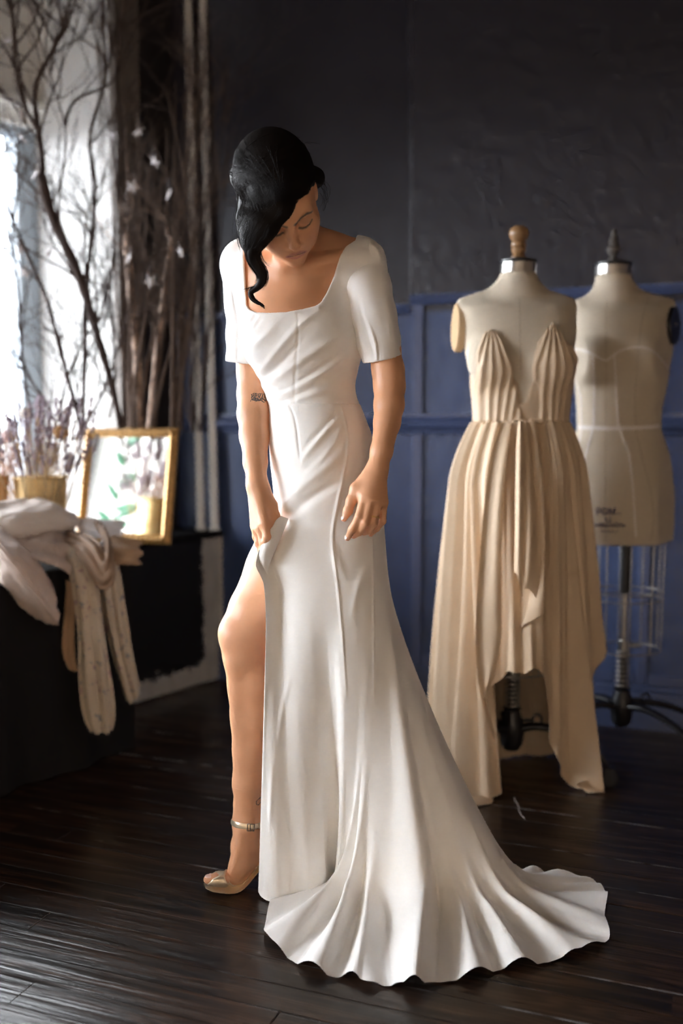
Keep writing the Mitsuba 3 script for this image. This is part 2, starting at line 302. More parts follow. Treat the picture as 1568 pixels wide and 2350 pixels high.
# floor planks
def wood(p, n, uv):
    s = p.x * WD[0] + p.y * WD[1]; w = p.x * WN[0] + p.y * WN[1]
    row = dr.floor(w / 0.076); r = cell_rand(row, 3.0); seg = cell_rand(row, dr.floor((s + r * 1.9) / 1.9), 7.0)
    g = fbm(s * 3.0 + r * 40, w * 75 + fbm(s * 5, w * 18, r * 9, 2) * 3.0, seg * 20, 4)
    ring = fbm(s * 1.6 + seg * 30, w * 26 + r * 10, 2.0, 3)
    ring = 0.5 + 0.5 * dr.sin(ring * 60)
    c = mix((0.005, 0.0038, 0.0035), (0.050, 0.023, 0.012), smoothstep(0.35, 0.75, g) * (0.35 + 0.65 * ring))
    c = mix(c, (0.02, 0.012, 0.009), 0.55 * seg)
    wf = w / 0.076 - row; edge = 1 - smoothstep(0.0, 0.07, dr.minimum(wf, 1 - wf))
    scuff = edge * smoothstep(0.58, 0.78, fbm(s * 2.2 + r * 13, w * 14, 5.0, 3)) * smoothstep(0.25, 0.75, fbm(s * 24, w * 60, 2.0, 3))
    return mix(c, (0.26, 0.26, 0.27), scuff * 0.75)
def woodrough(p, n, uv):
    s = p.x * WD[0] + p.y * WD[1]; w = p.x * WN[0] + p.y * WN[1]
    return 0.20 + 0.22 * fbm(s * 4, w * 30, 1.0, 3)
def woodbump(p, n, uv):
    s = p.x * WD[0] + p.y * WD[1]; w = p.x * WN[0] + p.y * WN[1]
    row = dr.floor(w / 0.076); r = cell_rand(row, 3.0)
    return fbm(s * 4 + r * 20, w * 90, 2.0, 3) + 0.8 * fbm(s * 2.0, w * 7 + r * 5, 6.0, 2)
mat('floor_wood', two(bump({'type': 'principled', 'base_color': proc(wood), 'roughness': proc(woodrough), 'specular': 0.5}, woodbump, 0.0016, 1e-3)))
mat('gap', pri((0.004, 0.003, 0.003), 0.9, 0.1))
struct('floor', box((11, 9, 0.1), (-1, 0.9, -0.062)), 'mat_gap', 'dark stained plank floor')
rng = np.random.default_rng(5); PW = 0.076
camxy = np.array([0.0, 0.0]); npl = 0; rest = []
for row in range(-62, 30):
    w0 = row * PW; o = rng.uniform(0, 1.9); s = -5.2 + o
    while s < 3.9:
        e = s + rng.uniform(1.3, 2.4); cs, cw = (s + e) / 2, w0 + PW / 2
        c = np.array([WD[0] * cs + WN[0] * cw, WD[1] * cs + WN[1] * cw, -0.006 + rng.uniform(-0.0007, 0.0005)])
        g = 0.0012 if rng.random() > 0.12 else 0.0022
        m = box((e - s - 0.0012, PW - g, 0.012), c, 0.0012, frame_from(WD))
        q = np.array([WD[:2] * k + WN[:2] * cw for k in np.linspace(s, e, 9)])
        vis = ((np.abs(q[:, 0]) < 0.40 * q[:, 1] + 0.15) & (q[:, 1] > 1.45) & (q[:, 1] < 4.1)).any()
        if vis: add('plank', m, 'mat_floor_wood', 'floor'); npl += 1
        else: rest.append(m)
        s = e
add('plank_field', cat(rest), 'mat_floor_wood', 'floor', kind='stuff')
# ------------------------------------------------------------------ the woman
def skin_c(p, n, uv):
    v = fbm(p.x * 30, p.y * 30, p.z * 30, 3); w = fbm(p.x * 260, p.y * 260, p.z * 260, 2)
    return mix((0.60, 0.335, 0.215), (0.68, 0.40, 0.27), v) * (0.94 + 0.12 * w)
mat('skin', {'type': 'principled', 'base_color': {'type': 'mesh_attribute', 'name': 'vertex_color'}, 'roughness': 0.42, 'specular': 0.45})
def weave(p, n, uv): return noise(p.x * 900, p.y * 900, p.z * 900)
mat('crepe', two(bump({'type': 'principled', 'base_color': proc(lambda p, n, uv: mix((0.845, 0.828, 0.80), (0.87, 0.855, 0.83), fbm(p.x * 12, p.y * 12, p.z * 12, 3))), 'roughness': 0.55, 'specular': 0.25, 'sheen': 0.25}, weave, 0.00012, 5e-4)))
mat('gold_leather', pri((0.78, 0.64, 0.46), 0.33, 0.5, metallic=0.75))
mat('sole', pri((0.55, 0.42, 0.30), 0.5, 0.4))
mat('dark_metal', pri((0.12, 0.10, 0.09), 0.3, 0.5, metallic=0.9))
mat('gold', pri((0.85, 0.60, 0.28), 0.2, 0.5, metallic=1.0))
mat('hair', pri((0.006, 0.0045, 0.004), 0.55, 0.09))
mat('ink', pri((0.05, 0.05, 0.06), 0.6, 0.2))
mat('lash', pri((0.008, 0.006, 0.005), 0.7, 0.1))

woman = thing('person', 'woman in an off-white gown with a train, black hair pinned up, looking down', 'person')
# torso as a stack of ellipses: photo row, left, right, middle depth, half depth
TS = np.array([[560, 600, 775, 2.165, .050], [600, 562, 812, 2.15, .074], [640, 556, 812, 2.145, .086], [700, 557, 802, 2.14, .100], [740, 557, 813, 2.14, .110], [780, 563, 824, 2.14, .110], [810, 570, 829, 2.14, .104],
               [850, 588, 822, 2.14, .092], [880, 599, 816, 2.14, .085], [910, 611, 819, 2.14, .083], [930, 617, 826, 2.14, .085], [960, 619, 838, 2.14, .092], [1000, 618, 853, 2.14, .100],
               [1050, 620, 862, 2.14, .108], [1100, 625, 869, 2.14, .113], [1150, 630, 875, 2.14, .116], [1207, 630, 881, 2.14, .118]])
tz, tcx, ta, tcy, tb = [], [], [], [], []
for y, l, r, Y, b in TS:
    A, B = P(l, y, Y), P(r, y, Y); tz.append(A[2]); tcx.append((A[0] + B[0]) / 2); ta.append((B[0] - A[0]) / 2); tcy.append(Y); tb.append(b)
tz = np.array(tz)[::-1]; tfun = [PchipInterpolator(tz, np.array(q)[::-1], extrapolate=False) for q in (tcx, tcy, ta, tb)]
def sect(z): z = np.clip(z, tz[0], tz[-1]); return [f(z) for f in tfun]
def torso(p, grow=0.0, lo=None):
    cx, cy, a, b = sect(p[:, 2]); a, b = a + grow, b + grow
    x, y = p[:, 0] - cx, p[:, 1] - cy
    k0 = np.sqrt((x / a) ** 2 + (y / b) ** 2); k1 = np.sqrt((x / a ** 2) ** 2 + (y / b ** 2) ** 2)
    d = k0 * (k0 - 1) / np.maximum(k1, 1e-6)
    d = smax(d, p[:, 2] - tz[-1] - grow, 0.05)
    return np.maximum(d, (tz[0] if lo is None else lo) - p[:, 2])
HR = np.array([[0.95591337, 0.27841156, -0.0933629], [0.08079788, -0.55504133, -0.82788938], [0.28231424, -0.783847, 0.5530665]])   # the bowed head: columns her left, forward, up
HT, HS = np.array([-0.11928672, 1.9952853, 1.46434322]), 0.945
def HQ(p): return ((p - HT) @ HR) / HS
def HW(x, y, z): return HR @ (HS * np.array([x, y, z])) + HT
SHR, SHL = P(842, 605, 2.105), P(553, 614, 2.175)       # her left and right shoulder (right and left in the photo)
def shoulders(p, g=0.0):
    d = rc(p, P(700, 585, 2.155), P(812, 598, 2.125), .052 + g, .040 + g)
    d = smin(d, rc(p, P(650, 590, 2.165), P(566, 604, 2.17), .052 + g, .040 + g), .03)
    d = smin(d, rc(p, P(690, 545, 2.165), P(826, 577, 2.13), .036 + g, .022 + g), .03)
    d = smin(d, rc(p, P(640, 548, 2.17), P(556, 582, 2.175), .036 + g, .020 + g), .03)
    d = smin(d, rc(p, SHR, P(858, 690, 2.10), .038 + g, .038 + g), .04)
    d = smin(d, rc(p, SHL, P(560, 690, 2.175), .037 + g, .036 + g), .04)
    return d
def bust(p, g=0.0):
    d = ell(p, P(745, 762, 2.105), (.066 + g, .062 + g, .070 + g))
    return smin(d, ell(p, P(618, 768, 2.112), (.060 + g, .062 + g, .068 + g)), .03)
def chain(p, pts, k=0.02, g=0.0):
    d = None
    for (x1, y1, Y1, r1), (x2, y2, Y2, r2) in zip(pts[:-1], pts[1:]):
        q = rc(p, P(x1, y1, Y1), P(x2, y2, Y2), r1 + g, r2 + g); d = q if d is None else smin(d, q, k)
    return d
ARM_R = [(842, 605, 2.105, .038), (858, 690, 2.10, .038), (882, 800, 2.085, .033), (891, 850, 2.075, .0325), (894, 885, 2.07, .0318), (893, 930, 2.05, .0300), (888.5, 970, 2.035, .0265), (876, 1035, 2.00, .0215), (866, 1078, 1.985, .0195)]
ARM_L = [(553, 614, 2.175, .037), (562, 690, 2.175, .036), (572, 800, 2.175, .033), (580, 860, 2.17, .0330), (582, 905, 2.16, .0345), (583, 950, 2.14, .0350), (584, 1000, 2.12, .0310), (586, 1060, 2.09, .0245), (590, 1112, 2.065, .0205)]
HAND_R = dict(wrist=(866, 1078, 1.985, .0195), knuckles=[(837, 1138, 1.958, .0125), (850, 1146, 1.954, .0125), (866, 1151, 1.958, .0120), (879, 1152, 1.968, .0110)],
    fingers=[[(837, 1140, 1.957, .0098), (824, 1187, 1.945, .0085), (808, 1215, 1.955, .0075), (798, 1235, 1.965, .0058)],
             [(851, 1148, 1.953, .0100), (838, 1199, 1.942, .0086), (824, 1221, 1.962, .0076), (812, 1230, 1.975, .0058)],
             [(867, 1152, 1.957, .0096), (858, 1201, 1.948, .0082), (847, 1218, 1.968, .0072), (836, 1223, 1.980, .0056)],
             [(880, 1153, 1.968, .0088), (878, 1196, 1.965, .0074), (865, 1212, 1.982, .0065), (851, 1226, 1.990, .0052)]],
    thumb=[(846, 1096, 1.980, .017), (818, 1122, 1.972, .0125), (806, 1150, 1.968, .0098), (799, 1172, 1.966, .0090), (790, 1191, 1.964, .0058)])
HAND_L = dict(wrist=(590, 1112, 2.065, .0205), knuckles=[(608, 1200, 2.022, .0120), (599, 1211, 2.032, .0115), (590, 1214, 2.046, .0110), (586, 1206, 2.060, .0100)],
    fingers=[[(608, 1204, 2.020, .0092), (613, 1232, 2.014, .0080), (607, 1256, 2.026, .0072), (602, 1262, 2.04, .0058)],
             [(598, 1214, 2.031, .0092), (604, 1244, 2.026, .0080), (604, 1264, 2.036, .0072), (600, 1268, 2.05, .0058)],
             [(589, 1216, 2.046, .0088), (594, 1243, 2.041, .0078), (599, 1262, 2.048, .0070), (600, 1266, 2.058, .0056)],
             [(585, 1208, 2.060, .0080), (587, 1232, 2.056, .0070), (593, 1250, 2.062, .0062), (598, 1258, 2.07, .0052)]],
    thumb=[(604, 1130, 2.060, .017), (623, 1160, 2.052, .0125), (631, 1184, 2.044, .0100), (627, 1208, 2.036, .0088), (618, 1228, 2.034, .0065)])
def hand(p, H, g=0.0):
    w = H['wrist']; d = None
    for kx, ky, kY, kr in H['knuckles']:
        q = rc(p, P(*w[:3]), P(kx, ky, kY), w[3] * 0.72, kr); d = q if d is None else smin(d, q, 0.014)
    d = smin(d, chain(p, H['thumb'], .006), .014)
    for f in H['fingers']: d = smin(d, chain(p, f, .004), .0045)
    return d
LEG_R = [(705, 1180, 2.165, .086), (640, 1310, 2.150, .072), (588, 1405, 2.130, .060), (563, 1455, 2.118, .0505), (565, 1500, 2.125, .0495), (579, 1570, 2.135, .0525), (584, 1640, 2.140, .0515), (581, 1715, 2.138, .0435), (572, 1795, 2.132, .0350), (568, 1848, 2.135, .0285), (567, 1885, 2.135, .0270)]
LEG_L = [(765, 1180, 2.17, .088), (750, 1400, 2.17, .066), (742, 1540, 2.175, .05), (738, 1650, 2.185, .047), (732, 1850, 2.19, .031), (732, 1925, 2.19, .031)]
FOOT = [(567, 1885, 2.135, .0265), (558, 1940, 2.130, .0250), (550, 1985, 2.124, .0215), (535, 2013, 2.118, .0170)]
FOOT2 = [(580, 1930, 2.148, .0230), (568, 1975, 2.144, .0225), (550, 2012, 2.138, .0170)]
HEEL = [(570, 1890, 2.142, .026), (602, 1958, 2.168, .022)]
TOES = [[(514, 2020, 2.096, .0120), (497, 2019, 2.094, .0105), (477, 2018, 2.094, .0095)], [(515, 2014, 2.108, .0100), (497, 2012, 2.108, .0080), (483, 2013, 2.108, .0070)],
        [(518, 2012, 2.120, .0090), (502, 2011, 2.121, .0072), (491, 2013, 2.121, .0064)], [(524, 2012, 2.131, .0085), (509, 2011, 2.133, .0068), (500, 2013, 2.133, .006)], [(530, 2012, 2.141, .008), (518, 2012, 2.144, .006), (511, 2014, 2.144, .0055)]]
def foot(p, g=0.0):
    d = smin(chain(p, FOOT, .012, g), chain(p, FOOT2, .012, g), .012); d = smin(d, chain(p, HEEL, .012, g), .02)
    d = smin(d, rc(p, P(556, 1905, 2.112), P(534, 2000, 2.105), .0055 + g, .0055 + g), .012)          # tendon over the instep
    d = smin(d, ell(p, P(578, 1896, 2.117), (.010 + g, .012 + g, .014 + g)), .015)                      # ankle bone
    for t in TOES: d = smin(d, chain(p, t, .006, g), .006)
    return d
def leg(p):
    d = chain(p, LEG_R, .012)
    d = smin(d, ell(p, P(534, 1454, 2.105), (.023, .022, .032)), .03)                               # knee cap
    d = smin(d, rc(p, P(533, 1480, 2.095), P(545, 1530, 2.098), .010, .008), .02)
    d = smin(d, rc(p, P(538, 1520, 2.095), P(556, 1850, 2.122), .014, .006), .022)                     # shin
    d = smin(d, rc(p, P(602, 1555, 2.120), P(606, 1680, 2.128), .034, .024), .025)                       # calf
    return d
def head_sdf(p):
    q = HQ(p); x, y, z = q[:, 0], q[:, 1], q[:, 2]; s = np.stack([np.abs(x), y, z], 1)
    d = ell(q, (0, -.012, .024), (.071, .092, .080))
    d = smin(d, ell(q, (0, .020, -.020), (.062, .070, .078)), .03)
    d = smin(d, rc(s, (0.0, .072, -.098), (.046, .005, -.062), .016, .018), .03)                      # jaw
    d = smin(d, ell(q, (0, .070, -.094), (.020, .018, .017)), .02)                                     # chin
    d = smin(d, ell(s, (.040, .056, -.022), (.022, .020, .020)), .03)                                  # cheek bone
    d = smin(d, ell(s, (.028, .066, -.052), (.020, .020, .024)), .03)
    d = smin(d, rc(s, (.010, .080, .020), (.040, .066, .026), .011, .010), .018)                       # brow
    d = smax(d, -ell(s, (.031, .092, .002), (.018, .018, .0125)), .016)                                # eye socket
    d = smin(d, ell(s, (.031, .0675, .000), (.0150, .0135, .0125)), .006)                              # closed lid
    d = smin(d, rc(q, (0, .082, .010), (0, .0985, -.030), .0070, .0085), .010)                          # nose bridge
    d = smin(d, ell(q, (0, .0995, -.0365), (.0102, .0105, .0092)), .008)                                # tip
    d = smin(d, ell(s, (.0120, .088, -.040), (.0075, .0095, .0075)), .007)                             # wings
    d = smax(d, -ell(s, (.0062, .094, -.0470), (.0035, .0050, .0035)), .004)                           # nostrils
    d = smin(d, ell(q, (0, .078, -.062), (.026, .014, .018)), .02)                                     # muzzle
    d = smin(d, rc(s, (.003, .0905, -.0615), (.0175, .0825, -.0648), .0056, .0028), .005)                # upper lip
    d = smin(d, rc(s, (.000, .0895, -.0715), (.0150, .0825, -.0672), .0068, .0034), .005)                # lower lip
    d = smax(d, -rc(s, (.0, .0965, -.0662), (.0185, .0855, -.0655), .0014, .0009), .003)                # line between the lips
    d = smin(d, ell(s, (.074, -.012, -.008), (.008, .017, .028)), .008)                                # ear
    return d * HS
def neck(p):
    d = rc(p, P(672, 590, 2.155), HW(0, -.045, -.055), .056, .050)
    d = smin(d, rc(p, P(655, 606, 2.063), HW(-.058, -.03, -.05), .010, .012), .016)
    d = smin(d, rc(p, P(676, 606, 2.068), HW(.058, -.03, -.05), .009, .012), .022)
    d = smin(d, rc(p, P(650, 614, 2.066), P(578, 592, 2.108), .0095, .008), .015)
    d = smin(d, rc(p, P(686, 612, 2.066), P(800, 590, 2.078), .0095, .008), .015)
    return d
def chest(p):
    d = smin(torso(p, -.006), shoulders(p, -.004), .05); d = smin(d, bust(p, -.008), .04)
    return d
def body(p):
    d = smin(chest(p), neck(p), .035)
    d = smin(d, head_sdf(p), .012)
    d = smin(d, smin(chain(p, ARM_R, .010), hand(p, HAND_R), .012), .02)
    d = smin(d, smin(chain(p, ARM_L, .010), hand(p, HAND_L), .012), .02)
    d = smin(d, smin(leg(p), foot(p), .02), .03); d = smin(d, chain(p, LEG_L, .012), .03)
    return d
def region(lo, hi, h, fn=None): return surfnet(fn or body, lo, hi, h, 16)
bx = lambda pts, m: (np.min(pts, 0) - m, np.max(pts, 0) + m)
parts = []
hc = HT; parts.append(region(hc - .135, hc + [.135, .135, .12], .0015))
lo, hi = bx(PP((790, 1070, 1.95), (895, 1240, 1.99)), .03); lo[2] -= .0; parts.append(region(lo, hi, .0016, lambda p: smin(chain(p, ARM_R, .010), hand(p, HAND_R), .012))); zr = hi[2]
lo, hi = bx(PP((575, 1105, 2.02), (640, 1268, 2.07)), .03); parts.append(region(lo, hi, .0016, lambda p: smin(chain(p, ARM_L, .010), hand(p, HAND_L), .012))); zl = hi[2]
def arms(p):
    return smin(chain(p, ARM_R, .010), chain(p, ARM_L, .010), .001)
armm = []
lo, hi = bx(PP((840, 800, 1.95), (930, 1075, 2.12)), .04); lo[2] = zr - .012; armm.append(region(lo, hi, .0034, lambda p: chain(p, ARM_R, .010)))
lo, hi = bx(PP((540, 800, 2.05), (620, 1105, 2.2)), .04); lo[2] = zl - .012; armm.append(region(lo, hi, .0034, lambda p: chain(p, ARM_L, .010)))
parts += armm
lo = np.array([P(480, 700, 2.2)[0], 1.98, P(600, 860, 2.1)[2]]); hi = np.array([P(930, 700, 2.0)[0], 2.32, HT[2] + .02])
parts.append(region(lo, hi, .0036, lambda p: smin(smin(chest(p), neck(p), .035), smin(head_sdf(p), np.full(len(p), 9.), .01), .012)))
lo, hi = bx(PP((470, 1850, 2.07), (620, 2040, 2.19)), .02); lo[2] = -0.005; parts.append(region(lo, hi, .0022, lambda p: smin(leg(p), foot(p), .02))); zf = hi[2]
lo, hi = bx(PP((500, 1150, 2.0), (860, 1850, 2.3)), .04); lo[2] = zf - .01; parts.append(region(lo, hi, .0042, lambda p: smin(smin(leg(p), foot(p), .02), chain(p, LEG_L, .012), .03)))
for i, m in enumerate(parts): parts[i] = relax(m, 2)
bm = cat(parts); bv = np.asarray(bm.vertices)
# skin colouring in the head's own frame (brows, lips, cheeks) and nails
bc = np.ones((len(bv), 3)) * [0.67, 0.345, 0.192]
bc *= (0.93 + 0.14 * meshkit.fbm(bv * 25, 3, 4))[:, None]
q = HQ(bv); sx = np.abs(q[:, 0]); face = (np.linalg.norm(q, axis=1) < .14) & (q[:, 1] > .03)
def blend(mask, col): global bc; m = np.clip(mask, 0, 1)[:, None]; bc = bc * (1 - m) + np.array(col) * m
g = lambda d, w: np.exp(-(d / w) ** 2)
d, at = polydist(np.stack([sx, q[:, 2]], 1), [(.011, .0150), (.024, .0225), (.038, .0235), (.050, .0150)])
blend(face * np.clip(1.5 - d / (.0044 - .0020 * at), 0, 1) * .9, (.035, .022, .016))
d, _ = polydist(np.stack([sx, q[:, 2]], 1), [(.0, -.0620), (.009, -.0606), (.0185, -.0652)]); blend(face * (q[:, 1] > .07) * np.clip(1.4 - d / .0042, 0, 1) * .75, (.50, .19, .16))
d, _ = polydist(np.stack([sx, q[:, 2]], 1), [(.0, -.0735), (.008, -.0728), (.017, -.0668)]); blend(face * (q[:, 1] > .07) * np.clip(1.4 - d / .0050, 0, 1) * .75, (.54, .21, .18))
d, _ = polydist(np.stack([sx, q[:, 2]], 1), [(.0, -.0665), (.010, -.0660), (.0185, -.0655)]); blend(face * (q[:, 1] > .07) * np.clip(1.2 - d / .0014, 0, 1) * .7, (.13, .04, .035))
blend(face * g(np.hypot(sx - .042, q[:, 2] + .030), .018) * .25, (.66, .26, .19))
d, at = polydist(np.stack([sx, q[:, 2]], 1), [(.017, -.0065), (.024, -.0105), (.032, -.0115), (.040, -.0085), (.047, -.002)])
blend(face * np.clip(1.3 - d / .0020, 0, 1) * .9, (.012, .008, .007))
blend(face * g(np.hypot((sx - .031) * .7, q[:, 2] - .003), .010) * .3, (.30, .15, .10))
for H in (HAND_R, HAND_L):
    for f in H['fingers'] + [H['thumb']]:
        t = P(*f[-1][:3]); blend(g(np.linalg.norm(bv - t, axis=1), .012) * .35, (.72, .33, .25))
        k = P(*f[1][:3]); blend(g(np.linalg.norm(bv - k, axis=1), .009) * .2, (.62, .27, .19))
blend(g(np.linalg.norm((bv - P(530, 1452, 2.105)), axis=1), .05) * .3, (.70, .33, .22))
add('body', (bm.vertices, bm.faces), 'mat_skin', woman, 'bare tan skin of face, arms and leg', True, color=bc)
# nails
def nail(a, b, r, up):
    a, b = P(*a), P(*b); d = (b - a) / np.linalg.norm(b - a); up = np.array(up, float); up -= d * (up @ d); up /= np.linalg.norm(up); s = np.cross(d, up)
    m = trimesh.creation.icosphere(2, 1.0); v = np.array(m.vertices) * [r * .95, r * .78, r * .28]
    return tm(b - d * r * .25 + up * r * .80 + v[:, 0, None] * d + v[:, 1, None] * s + v[:, 2, None] * up, m.faces)
mat('nail', pri((0.80, 0.56, 0.48), 0.22, 0.5)); 
for f in HAND_R['fingers'] + [HAND_R['thumb']]:
    add('nail', nail(f[-2][:3], f[-1][:3], f[-1][3], (-0.7, -0.6, 0.4)), 'mat_nail', woman, smooth=True)
for t in TOES[:2]: add('nail', nail(t[-2][:3], t[-1][:3], t[-1][3], (-.3, -.1, 1)), 'mat_nail', woman, smooth=True)
# ------------------------------------------------------------------ her gown
def inside2(q, poly):
    poly = np.asarray(poly, float); r = np.zeros(len(q), bool); n = len(poly)
    for i in range(n):
        a, b = poly[i], poly[(i + 1) % n]
        c = (a[1] > q[:, 1]) != (b[1] > q[:, 1])
        r ^= c & (q[:, 0] < (b[0] - a[0]) * (q[:, 1] - a[1]) / (b[1] - a[1] + 1e-15) + a[0])
    return r
def sd2(q, poly):
    d, _ = polydist(q, list(poly) + [poly[0]]); return np.where(inside2(q, poly), -d, d)
NECK = [(557, 561), (558.5, 613), (561, 666), (565, 698), (573, 710), (590, 718), (620, 721), (660, 720), (697, 713), (726, 705), (738, 695), (750, 672), (766, 634), (781, 589), (794, 564), (816, 547), (840, 440), (520, 440)]
NECKXZ = PP(*[(x, y, 2.07) for x, y in NECK])[:, [0, 2]]
zw = P(717, 936, 2.06)[2]
def gown_top(p): return smin(chest(p), neck(p), .035) - .0062
def bodice(p):
    d = gown_top(p)
    k = sd2(p[:, [0, 2]], NECKXZ)
    d = smax(d, -np.maximum(k, p[:, 1] - 2.19), .004)
    return np.maximum(d, zw - .012 - p[:, 2])
def crease(v, n, line, width, amp, Ymax=2.16):     # sculpts a fold along a line given as photo pixels at the cloth's own distance
    pts = np.array([P(a, b, 2.05) for a, b in line])[:, [0, 2]]; pts = bez(pts, 24) if len(pts) > 2 else pts
    s = 2.05 / v[:, 1]; x = v[:, 0] * s; z = EYE + (v[:, 2] - EYE) * s
    d, at = polydist(np.stack([x, z], 1), pts)
    w = amp * np.exp(-(d / width) ** 2) * np.sin(np.pi * np.clip(at * .92 + .04, 0, 1)) ** .6 * (n[:, 1] < 0.25) * (v[:, 1] < Ymax)
    return v + n * w[:, None]
lo = np.array([P(480, 900, 2.2)[0], 1.97, zw - .02]); hi = np.array([P(920, 900, 2.0)[0], 2.32, P(700, 520, 2.1)[2]])
m = relax(surfnet(bodice, lo, hi, .0028, 16), 1)
BCREASE = [([(590, 860), (640, 800), (690, 745), (735, 712)], .007, .0045), ([(600, 890), (660, 850), (730, 800), (790, 770)], .008, .0045), ([(612, 915), (680, 890), (750, 850), (815, 800)], .007, .0040),
           ([(575, 800), (610, 770), (640, 735)], .008, .0035), ([(570, 745), (580, 735), (590, 722)], .004, -.003), ([(585, 752), (592, 740), (602, 728)], .004, -.0025), ([(600, 875), (650, 828), (700, 775)], .006, -.0035), ([(625, 910), (700, 868), (780, 812)], .006, -.003),
           ([(660, 925), (720, 905), (800, 870)], .006, .003), ([(640, 925), (720, 890)], .005, -.002), ([(682, 715), (684, 760), (680, 830), (676, 930)], .0022, -.0022), ([(735, 705), (728, 712)], .004, .004)]
BCREASE = [(l, w * 1.05, h * .8) for l, w, h in BCREASE]
v, n = np.array(m.vertices), np.array(m.vertex_normals)
for a in BCREASE: v = crease(v, n, *a)
gown = add('dress', tm(v, m.faces), 'mat_crepe', woman, 'off-white crepe gown with square neck, half sleeves, side slit and long train', True)
def plane_side(p, a, b, yv=(0, 1, 0.12)):            # positive below the line a-b
    a, b = P(*a), P(*b); n = np.cross(b - a, yv); n /= np.linalg.norm(n); n *= np.sign(n[2]) * -1; return (p - a) @ n
SLV_R = [(840, 606, 2.105, .0390), (846, 660, 2.10, .0445), (857, 725, 2.095, .0455), (869, 782, 2.088, .0425), (878.5, 830, 2.082, .0362), (884, 870, 2.078, .034)]
SLV_L = [(549, 614, 2.175, .0365), (559, 660, 2.175, .0390), (562, 700, 2.175, .0400), (565, 770, 2.175, .0400), (563.5, 830, 2.172, .0390), (565, 870, 2.17, .039)]
def sleeve(p, C, cut, puff):
    d = chain(p, C, .018)
    for c in puff: d = smin(d, ell(p, P(*c[:3]), c[3]), .018)
    b = plane_side(p, *cut)
    return np.maximum(d, b)
for C, cut, puff, cr in ((SLV_R, ((841, 832, 2.085), (918, 816, 2.085)), [(856, 586, 2.10, (.022, .030, .026))], [([(870, 562), (880, 600), (884, 640)], .004, -.003), ([(852, 560), (868, 580), (872, 610)], .004, .004), ([(800, 690), (815, 740), (842, 815)], .006, .004), ([(822, 690), (838, 750), (858, 818)], .0045, -.0035), ([(845, 740), (862, 790), (866, 826)], .003, .0035), ([(868, 790), (868.5, 829)], .0018, -.0022), ([(880, 660), (895, 740), (900, 800)], .008, .003)]),
                         (SLV_L, ((521, 828, 2.172), (576, 833, 2.172)), [(534, 590, 2.175, (.020, .030, .020))], [([(520, 610), (532, 680), (540, 760)], .006, .003), ([(538, 590), (545, 640), (552, 700)], .004, -.003), ([(545, 740), (544, 825)], .0018, -.002)])):
    pts = PP(*[c[:3] for c in C]); m = relax(surfnet(lambda p: sleeve(p, C, cut, puff), pts.min(0) - [.07, .07, .01], pts.max(0) + .07, .0024, 16), 1)
    v, n = np.array(m.vertices), np.array(m.vertex_normals)
    for a in cr: v = crease(v, n, *a, Ymax=2.4)
    add('sleeve', tm(v, m.faces), 'mat_crepe', gown, smooth=True)
# skirt: u runs from the slit across the front to the right, round the back and to the slit again
NU, NV = 520, 300
U = np.linspace(0, 1, NU)
UPY = np.array([928, 960, 1000, 1050, 1100, 1150, 1200, 1250, 1300, 1350, 1391])
LFT = np.array([616.5, 618, 617.5, 619.5, 625, 631, 633, 620, 620, 621, 622.])
RGT = np.array([827, 839.5, 854, 863, 870, 876, 881, 885, 889, 895, 900.])
CYU = np.array([2.14, 2.14, 2.14, 2.14, 2.14, 2.145, 2.15, 2.15, 2.15, 2.15, 2.15])
DEP_ = np.array([.087, .094, .103, .112, .118, .122, .126, .130, .135, .142, .150])
NUP = 120; yy = np.linspace(UPY[0], UPY[-1], NUP)
fL, fR, fC, fD = (PchipInterpolator(UPY, q) for q in (LFT, RGT, CYU, DEP_))
fL = PchipInterpolator([928, 960, 1000, 1050, 1100, 1150, 1182, 1207, 1230, 1255, 1278, 1296, 1318, 1350, 1391], [616.5, 618, 617.5, 619.5, 625, 631, 638, 626, 613, 602, 598, 607, 618, 621, 622])
th = np.pi + 2 * np.pi * U                         # from the left silhouette by the front (towards the camera) to the right
top = np.zeros((NU, NUP, 3))
for j, y in enumerate(yy):
    A, B = P(fL(y), y, fC(y)), P(fR(y), y, fC(y)); c = (A + B) / 2; a = (B[0] - A[0]) / 2
    e = 2 / (2 + .9 * np.clip((y - 1080) / 150, 0, 1)); cs, sn = np.cos(th), np.sin(th)
    top[:, j] = np.stack([c[0] + a * np.sign(cs) * np.abs(cs) ** e, c[1] + fD(y) * np.sign(sn) * np.abs(sn) ** e, np.full(NU, c[2])], 1)
# slit: the front edge is drawn forward, the back edge falls behind the leg
pull = np.clip((yy - 1150) / 80, 0, 1); pull = pull * pull * (3 - 2 * pull)
wf = np.clip(1 - U / .13, 0, 1) ** 1.5; wb = np.clip((U - .93) / .07, 0, 1) ** 2
top[:, :, 1] -= wf[:, None] * pull[None] * .128
top[:, :, 1] += wb[:, None] * pull[None] * .075; top[:, :, 0] += wb[:, None] * pull[None] * .05
